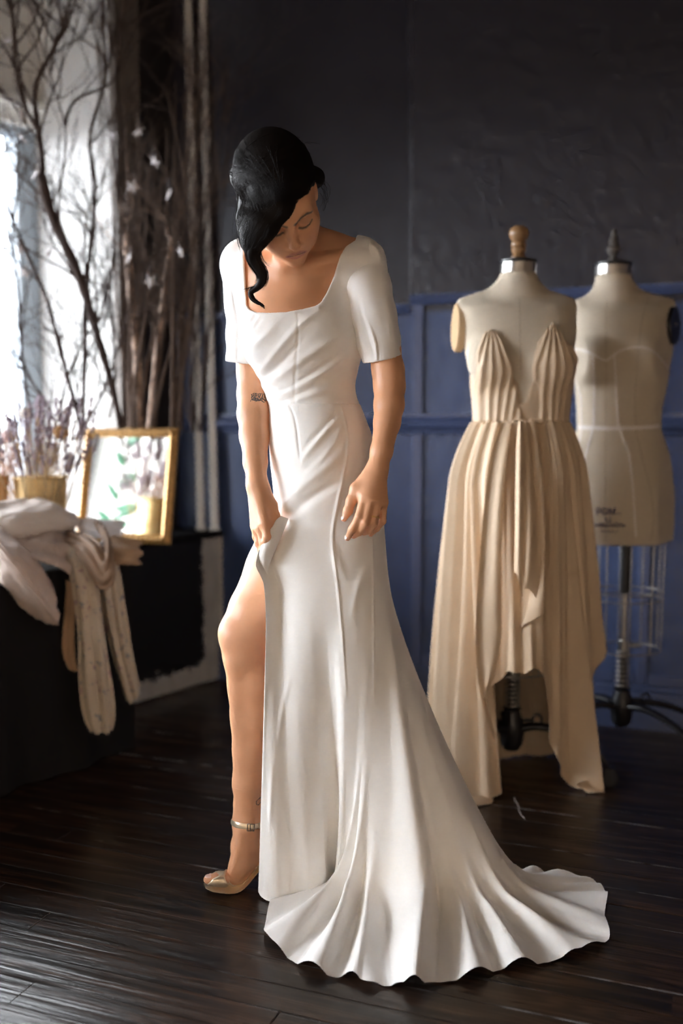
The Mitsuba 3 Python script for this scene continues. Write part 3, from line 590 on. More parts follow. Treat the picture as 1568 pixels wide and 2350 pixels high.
# lower part: every column is a curve from the knee line to its place on the hem
HEMC = [(0.00, (593, 2046, 2.085), 0), (0.035, (604, 2059, None), 0), (0.085, (640, 2069, None), 0), (0.16, (700, 2060, None), 0), (0.215, (757, 2042, None), 0), (0.245, (790, 2022, None), 0), (0.265, (745, 2046, None), 1), (0.285, (676, 2063, None), 1),
        (0.300, (622, 2079, None), 1), (0.312, (606, 2140, None), 1), (0.322, (633, 2178, None), 1), (0.335, (682, 2212, None), 1), (0.350, (748, 2246, None), 1), (0.365, (800, 2243, None), 1), (0.380, (848, 2264, None), 1), (0.395, (905, 2262, None), 1), (0.410, (960, 2273, None), 1), (0.425, (1015, 2255, None), 1),
        (0.440, (1090, 2245, None), 1), (0.455, (1150, 2226, None), 1), (0.470, (1225, 2218, None), 1), (0.485, (1290, 2198, None), 1), (0.500, (1354, 2180, None), 1), (0.515, (1400, 2150, None), 1), (0.530, (1388, 2115, None), 1), (0.548, (1394, 2050, None), 1), (0.565, (1370, 2028, None), 1), (0.59, (1256, 2004, None), 1),
        (0.63, (1164, 1990, None), 1), (0.72, (1020, 1965, None), .7), (0.82, (850, 1955, None), .4), (0.92, (720, 1970, None), .15), (1.0, (660, 2000, None), 0)]
hu = np.array([h[0] for h in HEMC]); hp = np.array([P(*h[1]) if h[1][2] else F(h[1][0], h[1][1], .004) for h in HEMC]); ht = np.array([h[2] for h in HEMC], float)
hem = PchipInterpolator(hu, hp)(U); trn = PchipInterpolator(hu, ht)(U)
k0 = top[:, -1]; tang = (top[:, -1] - top[:, -8]); tang /= np.linalg.norm(tang, axis=1, keepdims=True)
flat = hem - k0; flat[:, 2] = 0; reach = np.linalg.norm(flat, axis=1); hd = flat / reach[:, None]
NL = NV - NUP + 1; S = np.linspace(0, 1, NL)
p0 = k0; p3 = hem
ln = np.linalg.norm(p3 - p0, axis=1)
LANDC = [(0.0, 593, 2046), (.245, 785, 2022), (.265, 785, 2024), (.30, 792, 2028), (.335, 800, 2040), (.365, 838, 2050), (.395, 905, 2062), (.41, 985, 2068), (.44, 1050, 2062), (.47, 1110, 2068), (.50, 1165, 2068), (.53, 1192, 2052), (.55, 1194, 2034), (.59, 1180, 2014), (.63, 1166, 1994), (1.0, 660, 2000)]
L_ = PchipInterpolator([c[0] for c in LANDC], np.array([F(c[1], c[2], .02) for c in LANDC]))(U)
tt = np.clip(trn, 0, 1)[:, None]
L_ = L_ * tt + (p0 + (p3 - p0) * .9) * (1 - tt)
p1 = (p0 + (L_ - p0) * .40) + tang * (.14 * ln)[:, None] * tt; pm = p0 + (L_ - p0) * .80 + tang * (.05 * ln)[:, None] * tt
p2 = L_ + (p3 - L_) * .10; pl = p0 + (L_ - p0) * .96; pq = L_ + (p3 - L_) * .55
s = S[None, :, None]
low = sum(c_ * q_[:, None] * s ** i_ * (1 - s) ** (7 - i_) for i_, (c_, q_) in enumerate(((1, p0), (7, p1), (21, pm), (35, pl), (35, L_), (21, p2), (7, pq), (1, p3))))
G = np.concatenate([top[:, :-1], low], 1)
from scipy.ndimage import gaussian_filter1d
Gs_ = gaussian_filter1d(G, 9, axis=1, mode='nearest'); wj = np.exp(-((np.arange(NV) - NUP) / 22.0) ** 2)[None, :, None]; G = G * (1 - wj) + Gs_ * wj
SK_T = np.r_[np.linspace(0, .42, NUP)[:-1], .42 + .58 * S]      # 0 at the waist, 1 at the hem
def gnormals(G):
    du = np.gradient(G, axis=0); dv = np.gradient(G, axis=1); n = np.cross(du, dv); n /= np.linalg.norm(n, axis=2, keepdims=True) + 1e-12
    return n
N_ = gnormals(G); 
if (N_[130, 60] @ np.array([0, -1, 0])) < 0: N_ = -N_
def fold(u0, w, amp, s0, s1, sharp=1.0, drift=0.0):   # a fold at u0 growing between s0 and s1
    g = np.clip((SK_T - s0) / (s1 - s0), 0, 1); g = g * g * (3 - 2 * g)
    x = (U[:, None] - u0 - drift * (SK_T[None] - s0)) / w
    return amp * g[None] * np.exp(-np.abs(x) ** (2 * sharp))
dsp = np.zeros((NU, NV))
for a in [(.06, .028, .006, .5, .9), (.125, .028, -.007, .42, .8), (.175, .022, .005, .5, .8), (.232, .014, -.028, .45, .8), (.262, .006, .016, .5, .75),
          (.300, .006, .010, .6, .85), (.3185, .0065, .030, .50, .80), (.332, .005, -.024, .50, .80), (.346, .006, .030, .50, .80), (.3585, .005, -.022, .55, .85), (.372, .006, .020, .55, .85), (.389, .007, -.012, .6, .85),
          (.408, .008, .052, .42, .78), (.424, .007, -.030, .45, .82), (.441, .006, .022, .62, .85), (.453, .005, -.016, .65, .88), (.466, .006, .024, .6, .85), (.480, .006, -.016, .65, .88), (.494, .006, .022, .6, .85), (.508, .005, -.012, .65, .88), (.530, .007, .016, .6, .88), (.55, .006, -.010, .6, .9), (.575, .008, .012, .6, .9)]:
    dsp += fold(*a)
rngs = np.random.default_rng(3)
endw = np.clip((SK_T - .86) / .14, 0, 1)[None] ** 1.5 * trn[:, None]
rip = sum(a * np.sin(2 * np.pi * f * U + ph) for f, a, ph in ((31, .0050, .3), (19, .0045, 2.1), (43, .0022, 1.2)))
dsp = dsp * (1 - .55 * endw) 
G = G + N_ * dsp[..., None]
G[..., 2] += endw * (np.abs(rip)[:, None] * 1.6)
G[..., 2] = np.maximum(G[..., 2], .004 + .0005 * np.sin(U * 90)[:, None])
v = G.reshape(-1, 3); sm = grid_mesh(G); n = np.array(sm.vertex_normals)
if (n.reshape(NU, NV, 3)[130, 60] @ np.array([0, -1, 0])) < 0: n = -n
SCREASE = [([(664, 932), (676, 960), (684, 1010), (690, 1060)], .0025, -.002), ([(640, 1180), (690, 1120), (745, 1075), (790, 1030)], .010, .005), ([(655, 1130), (700, 1085), (745, 1040), (785, 985)], .008, .005), ([(690, 1060), (730, 1010), (775, 960)], .007, .004), ([(645, 1200), (720, 1140), (790, 1100)], .010, -.006),
           ([(670, 1110), (720, 1062), (770, 1008)], .006, -.004), ([(700, 1030), (740, 985), (780, 945)], .005, -.003), ([(624, 1262), (640, 1310), (650, 1350)], .006, .003), ([(760, 1250), (790, 1330)], .01, .003),
           ([(784, 935), (794, 975), (798, 1020), (786, 1100), (770, 1180), (763, 1235), (772, 1320), (785, 1450), (795, 1600)], .0026, .0028), ([(850, 1290), (825, 1340), (808, 1420)], .008, .0025), ([(855, 1240), (857, 1400), (858, 1600)], .0022, .0016), ([(665, 1560), (650, 1620), (640, 1700)], .006, .003), ([(625, 1760), (622, 1850), (620, 1900)], .005, .004)]
for a in SCREASE: v = crease(v, n, *a, Ymax=2.15)
add('skirt', tm(v, sm.faces), 'mat_crepe', gown, 'long skirt with a slit and a train spread on the floor', True)
SKG = v.reshape(NU, NV, 3)
# the two pinched folds of cloth that she lifts at the top of the slit
for rows in ([[(640, 1182, 2.055), (629, 1204, 2.045), (614, 1232, 2.040), (601, 1260, 2.036), (597, 1284, 2.040)], [(639, 1181, 2.046), (627, 1204, 2.026), (611, 1233, 2.017), (598, 1262, 2.015), (595, 1286, 2.028)], [(646, 1184, 2.046), (637, 1210, 2.020), (624, 1240, 2.012), (609, 1270, 2.011), (603, 1300, 2.026)], [(662, 1190, 2.056), (650, 1222, 2.042), (636, 1254, 2.038), (621, 1290, 2.036), (614, 1322, 2.04)]],):
    g_ = np.array([bez(PP(*r), 30) for r in rows]); a_ = np.stack([bez(g_[:, j], 14) for j in range(30)], 1)
    add('gathered_cloth', grid_mesh(a_), 'mat_crepe', gown, 'folds of the skirt held up in her hand', smooth=True)
# ------------------------------------------------------------------ her hair and sandal
def hair_sdf(p):
    q = HQ(p); x, y, z = q[:, 0], q[:, 1], q[:, 2]
    d = ell(q, (0.002, -.024, .028), (.0775, .103, .086))
    d = smin(d, ell(q, (0, -.055, .052), (.062, .064, .054)), .05)                        # volume over the crown
    line = (z - .066) - 1.15 * (y - .068) - .25 * np.maximum(x, 0)
    d = smax(d, -line * .66, .012) * 1.0
    d = smin(d, ell(q, (.052, -.105, -.012), (.040, .036, .040)), .02)                      # low knot behind her left ear
    d = smin(d, ell(q, (-.035, -.110, -.015), (.050, .034, .050)), .03)
    d = d * HS
    d = smin(d, ell(p, P(722, 408, 2.035), (.021, .026, .021)), .022)
    for a in SWEEP: d = smin(d, chain(p, a, .02), .024)
    return d
SWEEP = [[(672, 432, 1.945, .018), (628, 470, 1.925, .021), (598, 512, 1.925, .020), (584, 545, 1.935, .016), (580, 575, 1.945, .013)],
         [(655, 420, 1.95, .020), (606, 455, 1.935, .024), (578, 505, 1.945, .022), (575, 550, 1.95, .016)],
         [(615, 400, 1.97, .024), (580, 450, 1.98, .021), (571, 500, 1.975, .019), (576, 545, 1.962, .014)],
         [(690, 440, 1.938, .008), (650, 485, 1.918, .009), (622, 525, 1.918, .008), (600, 552, 1.928, .008)]]
m = relax(surfnet(hair_sdf, HT - .18, HT + [.17, .17, .22], .0026, 16), 2)
v, n = np.array(m.vertices), np.array(m.vertex_normals)
q = HQ(v)
ang = np.arctan2(q[:, 0], q[:, 2] + .02)
v = v + n * (.00012 * np.sin(ang * 120 + 14 * meshkit.fbm(q * 20, 2, 3)) * np.clip((q[:, 1] + .14) * 12, 0, 1))[:, None]
hair = add('hair', tm(v, m.faces), 'mat_hair', woman, 'black hair pinned into a low knot', True)
rh = np.random.default_rng(11); strands = []
def lock(path, r0, r1, cnt, wid, taper=True, thick=.0006):
    p = bez(path, 40); t = np.gradient(p, axis=0); t /= np.linalg.norm(t, axis=1, keepdims=True)
    a = np.cross(t, [0, 1, .2]); a /= np.linalg.norm(a, axis=1, keepdims=True); b = np.cross(t, a); s = np.linspace(0, 1, 40)
    for k in range(cnt):
        th_, rr = rh.uniform(0, 6.28), np.sqrt(rh.uniform(0, 1)); e = rh.uniform(.80, 1.0); i = max(6, int(40 * e))
        w = (r0 + (r1 - r0) * s) * rr; tw = th_ + s * wid + rh.normal(0, .15)
        c = p + a * (w * np.cos(tw))[:, None] + b * (w * np.sin(tw) * .6)[:, None] + rh.normal(0, .0006, 3)
        strands.append(tube(c[:i], thick * (1 - .75 * (s[:i] / s[i - 1]) ** 2), 4, cap=False))
# the twisted lock that falls from her temple onto her chest
LOCK = PP((592, 540, 1.93), (583, 566, 1.935), (581, 592, 1.95), (598, 622, 1.985), (602, 640, 2.000), (590, 660, 2.012), (576, 672, 2.018), (582, 688, 2.016), (597, 697, 2.012), (607, 708, 2.010))
lock(LOCK[:6], .0165, .012, 230, 1.5); lock(LOCK, .0125, .0024, 220, 3.0); lock(LOCK + [.002, 0, .001], .008, .001, 40, 4.0)
lock(PP((600, 640, 2.0), (588, 656, 2.01), (570, 662, 2.015), (556, 668, 2.02)), .004, .002, 14, 1.0, thick=.0006)
lock(PP((596, 570, 1.94), (604, 600, 1.97), (622, 612, 2.0)), .003, .006, 8, .5, thick=.0004)
m = tube(bez(LOCK, 60), np.interp(np.linspace(0, 1, 60), [0, .25, .45, .6, .75, 1], [.014, .0115, .0095, .0072, .005, .0009]), 14)
add('loose_lock', cat([m] + strands), 'mat_hair', hair, 'wavy lock hanging loose', True)
strands = []
# surface strands that follow the comb direction, and flyaways
tree = None
def onto_hair(Q, times=2):
    sh = Q.shape; Q = Q.reshape(-1, 3); e = 1e-3
    for _ in range(times):
        d = hair_sdf(Q); g_ = np.stack([hair_sdf(Q + e * np.eye(3)[i]) - hair_sdf(Q - e * np.eye(3)[i]) for i in range(3)], 1); g_ /= np.linalg.norm(g_, axis=1, keepdims=True) + 1e-9; Q = Q - g_ * d[:, None]
    return Q.reshape(sh), g_.reshape(sh)
def surf_strand(a, b, lift, cnt, spread):
    A = np.array(a) + rh.normal(0, spread, (cnt, 3)); B = np.array(b) + rh.normal(0, spread, (cnt, 3)); C = (A + B) / 2 + np.array([0, 0, .02]); t = np.linspace(0, 1, 18)[None, :, None]
    Q, g_ = onto_hair(HT + HS * (((1 - t) ** 2 * A[:, None] + 2 * t * (1 - t) * C[:, None] + t * t * B[:, None]) @ HR.T))
    Q = Q + g_ * (.0010 + lift * t ** 3 * rh.uniform(0, 1, (cnt, 1, 1)))
    for q_ in Q: strands.append(tube(q_, .00042, 4, cap=False))
for x in np.linspace(-.07, .075, 24):
    surf_strand((x * .9 + .004, .070, .075), (x * .8 + .01, -.115, .01), .0008, 34, .006)
def sweep_strands(path, cnt, w):
    p0_ = bez(PP(*[a[:3] for a in path]), 22)
    Q = p0_[None] + rh.normal(0, 1, (cnt, 1, 3)) * np.array([w, .004, w]) * np.linspace(1.2, .55, 22)[None, :, None]
    Q, g_ = onto_hair(Q); Q = Q + g_ * rh.uniform(.0001, .0009, (cnt, 1, 1))
    for q_ in Q: strands.append(tube(q_, .00042, 4, cap=False))
for a, c_, w_ in zip(SWEEP, (260, 260, 200, 90), (.012, .014, .012, .005)): sweep_strands(a, c_, w_)
surf_strand((-.070, .02, .07), (-.045, -.105, -.01), .002, 260, .014); surf_strand((-.06, -.02, .085), (-.02, -.115, .0), .001, 160, .014); surf_strand((.075, -.02, .08), (.06, -.10, -.01), .004, 30, .012)
for k in range(12):
    a = P(735 + rh.normal(0, 4), 425 + rh.normal(0, 12), 2.03); b = a + [rh.uniform(.004, .016), rh.normal(0, .01), -rh.uniform(.03, .055)]
    strands.append(tube(bez([a, (a + b) / 2 + [rh.uniform(.004, .010), 0, 0], b], 12), .00035, 4, cap=False))
for k in range(16):
    a = P(552 + rh.normal(0, 6), 470 + rh.normal(0, 25), 1.99); b = a + [rh.uniform(-.012, .012), 0, -rh.uniform(.03, .07)]
    strands.append(tube(bez([a, (a + b) / 2 + [-rh.uniform(.003, .009), 0, 0], b], 12), .00035, 4, cap=False))
for k in range(18):
    t = rh.uniform(0, 1); a = P(560 + 150 * t, 345 - 25 * math.sin(t * 3), 2.02); strands.append(tube(bez([a, a + [rh.normal(0, .008), 0, .008], a + [rh.normal(0, .016), 0, .006]], 8), .0003, 4, cap=False))
add('hair_strands', cat(strands), 'mat_hair', hair, kind='stuff')
# eyelashes
ls = []
for sgn in (-1, 1):
    for k in range(22):
        t = k / 21; x = sgn * (.018 + .028 * t); y = .0795 - .012 * abs(t - .45) - .010 * max(0, t - .6); z = -.0085 - .004 * math.sin(math.pi * t) + .005 * t
        a = HW(x, y - .002, z); b = HW(x + sgn * .003 * (t - .3), y + .0045, z - .0045); ls.append(tube(np.array([a, (a + b) / 2 + (HW(0, 0, -.0006) - HT), b]), [.0006, .00045, .0001], 4))
add('eyelashes', cat(ls), 'mat_lash', woman, 'dark lowered eyelashes', kind='stuff')
# sandal
VAMP = PP((484, 2030, 2.125), (482, 2010, 2.125), (494, 1997, 2.125), (518, 1989, 2.125), (524, 2004, 2.125), (535, 2019, 2.125), (553, 2029, 2.125), (570, 2018, 2.125), (584, 1998, 2.125), (604, 1975, 2.125), (606, 2060, 2.125), (484, 2060, 2.125))[:, [0, 2]]
def vamp(p):
    d = foot(p) - .0035
    return smax(smax(d, sd2(p[:, [0, 2]], VAMP), .002), -(foot(p) + .004), .001)
lo, hi = bx(PP((475, 1970, 2.06), (612, 2050, 2.19)), .012)
m = relax(surfnet(vamp, lo, hi, .0016, 16), 1)
shoe = add('sandal', m, 'mat_gold_leather', woman, 'gold high-heeled sandal with ankle strap', True)
# sole: a curved plate under the foot
cen = bez(PP((470, 2033, 2.112), (490, 2036, 2.115), (515, 2037, 2.122), (540, 2035, 2.130), (566, 2018, 2.140), (590, 1992, 2.156), (612, 1977, 2.172)), 34)
wid = np.interp(np.linspace(0, 1, 34), [0, .1, .3, .5, .75, 1], [.012, .024, .031, .029, .020, .019])
axis = np.array([-.9, -.30, 0]); side = np.array([.316, -.949, 0])
Gs = np.array([[c + side * w * math.cos(a) + np.array([0, 0, 1]) * (.0035 * math.sin(a)) for a in np.linspace(0, 2 * math.pi, 17)[:-1]] for c, w in zip(cen, wid)])
sl = grid_mesh(np.concatenate([Gs, Gs[:, :1]], 1)); sl.vertices[:, 2] = np.maximum(sl.vertices[:, 2], .0015)
add('sole', sl, 'mat_gold_leather', shoe, smooth=True)
hb = P(612, 1979, 2.172); add('heel', tube(np.array([hb, [hb[0] + .002, hb[1] + .002, hb[2] * .55], [hb[0] + .004, hb[1] + .003, .003]]), [.016, .0085, .006], 14), 'mat_gold_leather', shoe, smooth=40)
# ankle strap and buckle
def around(px, py, Y, rx, ry, tilt, n=40):
    c = P(px, py, Y); a = np.linspace(0, 2 * math.pi, n, endpoint=False)
    return c + np.stack([rx * np.cos(a), ry * np.sin(a), tilt[0] * np.cos(a) + tilt[1] * np.sin(a)], 1)
c = P(564, 1887, 2.135); st = []
for a in np.linspace(0, 2 * math.pi, 48, endpoint=False):
    o = np.array([math.cos(a), math.sin(a), 0]); row = []
    for dz in (.0062, .0030, -.0030, -.0062):
        q = c + [0, 0, dz - .0015 * math.cos(a) - .005 * math.sin(a)]; t = 0.005
        for _ in range(40): t += max(-.004, min(.004, -float(smin(leg((q + o * t)[None]), foot((q + o * t)[None]), .02)[0])))
        row.append(q + o * (t + (.0022 if abs(dz) < .005 else .0006)))
    st.append(row)
st = np.array(st); add('ankle_strap', grid_mesh(st, close_u=True), 'mat_gold_leather', shoe, 'gold ankle strap', smooth=True)
kk_ = int(np.argmin(st[:, 1, 1])); kk_ = (kk_ + 1) % 48
bc_ = st[kk_, 1:3].mean(0) + [0, -.0012, 0]; add('buckle', cat([tube(bc_ + np.array([[-.008, -.001, -.0075], [.007, -.001, -.0075], [.008, 0, .0070], [-.007, 0, .0075]]), .0012, 8, closed=True), tube(bc_ + np.array([[-.001, -.0012, -.0075], [-.001, -.0022, 0], [-.001, -.0012, .0073]]), .0009, 6)]), 'mat_dark_metal', shoe, 'small dark metal buckle', smooth=True)
kp = st[(kk_ + 4) % 48, 1:3].mean(0) - [.021, 0, 0]; add('strap_keeper', box((.0045, .0032, .013), kp + [.021, .0005, .0005], .001), 'mat_gold_leather', shoe)
# ring on her left hand
ca, cb_ = P(867, 1152, 1.957), P(858, 1201, 1.948); ax = (cb_ - ca) / np.linalg.norm(cb_ - ca); rp = ca + (cb_ - ca) * .72
e1 = np.cross(ax, [0, 0, 1]); e1 /= np.linalg.norm(e1); e2 = np.cross(ax, e1); aa = np.linspace(0, 6.283, 24, endpoint=False)
add('finger_ring', tube(rp + .0090 * (np.cos(aa)[:, None] * e1 + np.sin(aa)[:, None] * e2), .0013, 8, closed=True), 'mat_gold', woman, 'thin gold ring', True)
# tattoos: fine ink lines laid on the skin
def ink(lines, Y0, r, fn):
    out = []
    for l in lines:
        pts = bez([P(x, y, Y0) for x, y in l], 14) if len(l) > 2 else np.linspace(P(*l[0], Y0), P(*l[1], Y0), 6)
        o = np.array([0, 0, EYE]); d = pts - o; d /= np.linalg.norm(d, axis=1, keepdims=True); t = np.full(len(pts), Y0 - .12)
        q = o + d * t[:, None]
        for _ in range(60): q = q + d * (fn(q) * .8)[:, None]
        out.append(tube(q, r, 5))
    return cat(out)
rt = np.random.default_rng(4); ln_ = []
for k in range(17):
    x = 577 + k * 2.0; h_ = 7 + 7 * rt.random(); ln_.append([(x, 913 + rt.normal(0, 3)), (x + rt.normal(2, 2), 913 - h_ * .6), (x + rt.normal(3, 2), 905 - h_ * .2)])
    ln_.append([(x, 914 + rt.normal(0, 2)), (x + 3, 918 + rt.normal(0, 2)), (x + 6, 915 + rt.normal(0, 3))])
ln_ += [[(575, 921), (581, 917), (588, 921), (596, 918), (603, 922), (610, 920)], [(577, 904), (582, 911), (589, 908), (596, 914)]]
add('tattoo', ink(ln_, 2.14, .00055, lambda p: chain(p, ARM_L, .010)), 'mat_ink', woman, 'dark tattoo on the forearm')
add('tattoo', ink([[(599, 1832), (592, 1835), (588, 1842), (591, 1848), (597, 1843), (600, 1834)], [(600, 1828), (594, 1833)]], 2.13, .0006, leg), 'mat_ink', woman, 'small dark tattoo above the ankle')
# ------------------------------------------------------------------ dress forms
def linen(p, n, uv):
    v = fbm(p.x * 7, p.y * 7, p.z * 7, 3); t = noise(p.x * 420, p.y * 420, p.z * 700)
    return mix((0.53, 0.45, 0.345), (0.60, 0.515, 0.41), v) * (0.93 + 0.12 * t)
mat('linen', two(bump({'type': 'principled', 'base_color': proc(linen), 'roughness': 0.85, 'specular': 0.15}, lambda p, n, uv: noise(p.x * 600, p.y * 600, p.z * 600), 0.00025, 6e-4)))
mat('chrome', pri((0.62, 0.60, 0.57), 0.22, 0.5, metallic=1.0))
mat('black_metal', pri((0.010, 0.010, 0.012), 0.33, 0.5))
mat('grey_wire', pri((0.42, 0.39, 0.36), 0.35, 0.5, metallic=0.8))
mat('finial_wood', pri(proc(lambda p, n, uv: mix((0.20, 0.105, 0.045), (0.32, 0.18, 0.08), fbm(p.x * 60, p.y * 60, p.z * 500, 3))), 0.3, 0.5))
mat('finial_metal', pri((0.20, 0.18, 0.165), 0.4, 0.5, metallic=0.7))
mat('tape', pri((0.74, 0.68, 0.64), 0.7, 0.2))
mat('print_ink', pri((0.035, 0.022, 0.075), 0.7, 0.2))
mat('seam', pri((0.40, 0.32, 0.235), 0.9, 0.1))
mat('arm_plate', pri((0.50, 0.34, 0.19), 0.7, 0.2))
class Loft:
    def __init__(self, rows, Y):
        z, cx, a, cy, b = [], [], [], [], []
        for y, l, r, dY, hb in rows:
            A, B = P(l, y, Y + dY), P(r, y, Y + dY); z.append(A[2]); cx.append((A[0] + B[0]) / 2); a.append((B[0] - A[0]) / 2); cy.append(Y + dY); b.append(hb)
        z = np.array(z)[::-1]; self.z = z; self.f = [PchipInterpolator(z, np.array(q)[::-1]) for q in (cx, cy, a, b)]
    def at(self, z): return [f(np.clip(z, self.z[0], self.z[-1])) for f in self.f]
    def sd(self, p, g=0.0, round_top=.03, e=2.4):
        cx, cy, a, b = self.at(p[:, 2]); a, b = a + g, b + g
        x, y = np.abs(p[:, 0] - cx) / a, np.abs(p[:, 1] - cy) / b
        k = (x ** e + y ** e + 1e-12) ** (1 / e)
        d = (k - 1) * np.minimum(a, b) * (1 - .25 * np.clip(x, 0, 1) * 0)
        d = smax(d, p[:, 2] - self.z[-1] - g, round_top)
        return np.maximum(d, self.z[0] - p[:, 2])
def make_form(key, L, Y, bust, neck, shoulders_, armplates, finial, band, seam_px):
    def sd(p, g=0.0):
        d = L.sd(p, g)
        for c in shoulders_: d = smin(d, rc(p, P(*c[0]), P(*c[1]), c[2] + g, c[3] + g), .03)
        for c in bust: d = smin(d, ell(p, P(*c[:3]), np.array(c[3]) + g), .035)
        for c, nrm in armplates: d = smax(d, (p - P(*c)) @ (np.array(nrm) / np.linalg.norm(nrm)) - g, .006)
        return smin(d, np.maximum(rc(p, P(*neck[0]), P(*neck[1]), neck[2] + g, neck[3] + g), p[:, 2] - P(*neck[1])[2]), .045)
    cx = (L.at(L.z[3])[0]); lo = np.array([cx - .24, Y - .2, L.z[0] - .01]); hi = np.array([cx + .24, Y + .2, P(*neck[1])[2] + .01])
    m = relax(surfnet(sd, lo, hi, .0042, 16), 2); add('torso', m, 'mat_linen', key, 'padded linen torso', True)
    nt = P(*neck[1]); r = neck[3]
    add('neck_band', lathe([(r + .0005, -.002), (r + .0025, 0), (r + .0025, .026), (r + .0005, .028), (r - .004, .028)], 36).apply_translation(nt), 'mat_chrome', key, 'shiny metal neck band', 30)
    add('neck_cap', lathe([(0, .026), (r + .002, .026), (r + .005, .029), (r + .005, .034), (r * .8, .038), (0, .038)], 36).apply_translation(nt), 'mat_black_metal', key, 'black neck cap', 30)
    add('finial', lathe(finial, 28).apply_translation(nt + [0, 0, .038]), band, key, 'turned finial', 40)
    return sd
def on_surface(sd, pts_px, Y, lift=.0008, n=40, smooth_=True):     # a line of photo points laid onto the form from the front
    pp = np.array(pts_px, float); q = bez(np.c_[pp, np.zeros(len(pp))], n)[:, :2] if smooth_ and len(pp) > 2 else np.array([pp[0] + (pp[-1] - pp[0]) * t for t in np.linspace(0, 1, n)]) if len(pp) == 2 else np.array([[np.interp(t, np.linspace(0, 1, len(pp)), pp[:, k]) for k in (0, 1)] for t in np.linspace(0, 1, n)])
    d = np.array([ray(*a) for a in q]); d /= np.linalg.norm(d, axis=1, keepdims=True); o = np.array([0, 0, EYE]); t = np.full(n, Y - .25)
    for _ in range(90): t = t + np.clip(sd(o + d * t[:, None]), -.02, .02) * .7
    p = o + d * t[:, None]; e = 1e-3
    nn = np.stack([sd(p + e * np.eye(3)[i]) - sd(p - e * np.eye(3)[i]) for i in range(3)], 1); nn /= np.linalg.norm(nn, axis=1, keepdims=True) + 1e-9
    return p + nn * lift, nn
def ribbon(p, nn, w, th=.0009):
    t = np.gradient(p, axis=0); t /= np.linalg.norm(t, axis=1, keepdims=True) + 1e-9; s = np.cross(nn, t); s /= np.linalg.norm(s, axis=1, keepdims=True) + 1e-9
    return grid_mesh(np.stack([p - s * w / 2 - nn * th, p - s * w / 2 + nn * th, p + s * w / 2 + nn * th, p + s * w / 2 - nn * th], 1))
def stand(key, c, z_top, z_pole, z_sp0, z_sp1, z_sock, legs, cage, collar=None):
    cyl = lambda r, z0, z1, n=20: lathe([(0, z0), (r * .9, z0), (r, z0 + .002), (r, z1 - .002), (r * .9, z1), (0, z1)], n).apply_translation([c[0], c[1], 0])
    add('outer_pole', cyl(.0165, z_pole, z_top), 'mat_black_metal', key, smooth=40)
    add('inner_pole', cyl(.0115, z_sp0 - .05, z_pole + .03), 'mat_chrome', key, 'shiny inner pole', smooth=40)
    add('collar', cat([cyl(.0165, z_sp1 - .004, z_sp1 + .03), box((.05, .012, .012), [c[0] + .03, c[1] - .004, z_sp1 + .014], .003)]), 'mat_chrome', key, smooth=30)
    k = 8; t = np.linspace(0, k * 2 * math.pi, k * 18); add('spring', tube(np.stack([c[0] + .0195 * np.cos(t), c[1] + .0195 * np.sin(t), z_sp0 + (z_sp1 - z_sp0) * t / t[-1]], 1), .0034, 8), 'mat_grey_wire', key, 'coiled spring on the pole', True)
    add('spring_rod', cyl(.0125, z_sp0 - .02, z_sp1 + .01), 'mat_black_metal', key, smooth=40)
    add('socket', lathe([(0, z_sock - .06), (.020, z_sock - .06), (.030, z_sock - .045), (.036, z_sock), (.030, z_sock + .03), (.023, z_sock + .05), (.023, z_sp0 - .006), (.026, z_sp0), (.0, z_sp0)], 24).apply_translation([c[0], c[1], 0]), 'mat_black_metal', key, 'black cast socket', 35)
    add('screw', cat([tube(np.array([[c[0] + .02, c[1] - .01, z_sp0 - .035], [c[0] + .055, c[1] - .018, z_sp0 - .032]]), .005, 8), tube(np.array([c[0] + .068, c[1] - .02, z_sp0 - .031]) + np.stack([.013 * np.cos(np.linspace(0, 6.28, 16, endpoint=False)), 0 * np.zeros(16), .017 * np.sin(np.linspace(0, 6.28, 16, endpoint=False))], 1), .0035, 8, closed=True)]), 'mat_black_metal', key, smooth=True)
    for a in legs:
        d = np.array([math.cos(a), math.sin(a), 0]); cc = np.array([c[0], c[1], 0.])
        pts = bez([cc + d * .02 + [0, 0, z_sock], cc + d * .08 + [0, 0, z_sock + .012], cc + d * .16 + [0, 0, z_sock - .005], cc + d * .235 + [0, 0, z_sock * .62 + .012], cc + d * .27 + [0, 0, .058]], 18)
        lg = add('leg', tube(pts, np.linspace(.017, .0095, 18), 10, flat=.7), 'mat_black_metal', key, smooth=True)
        w = cc + d * .275 + [0, 0, .026]; s = np.array([-d[1], d[0], 0]); ca_ = lathe([(0, -.009), (.022, -.009), (.0255, -.006), (.0255, .006), (.022, .009), (0, .009)], 22)
        R = np.eye(4); R[:3, 0], R[:3, 1], R[:3, 2] = d, [0, 0, 1], s; ca_.apply_transform(R); ca_.apply_translation(w)
        add('caster', cat([ca_, box((.03, .004, .04), w + s * .013 + [0, 0, .012], .001, frame_from(d)), box((.03, .004, .04), w - s * .013 + [0, 0, .012], .001, frame_from(d)), box((.03, .030, .004), w + [0, 0, .032], .001, frame_from(d))]), 'mat_chrome' if a == legs[0] and key == form2 else 'mat_black_metal', lg, smooth=30)
    zt, zm, zb, rx, ry, kk = cage
    el = lambda r, z: np.stack([c[0] + rx * r * np.cos(np.linspace(0, 6.283, 40, endpoint=False)), c[1] + ry * r * np.sin(np.linspace(0, 6.283, 40, endpoint=False)), np.full(40, z)], 1)
    for z, r in ((zt, 1.), (zm, .985), (zm - .022, .98), (zb, .96)): add('cage_ring', tube(el(r, z), .0023, 6, closed=True), 'mat_grey_wire', key, smooth=True)
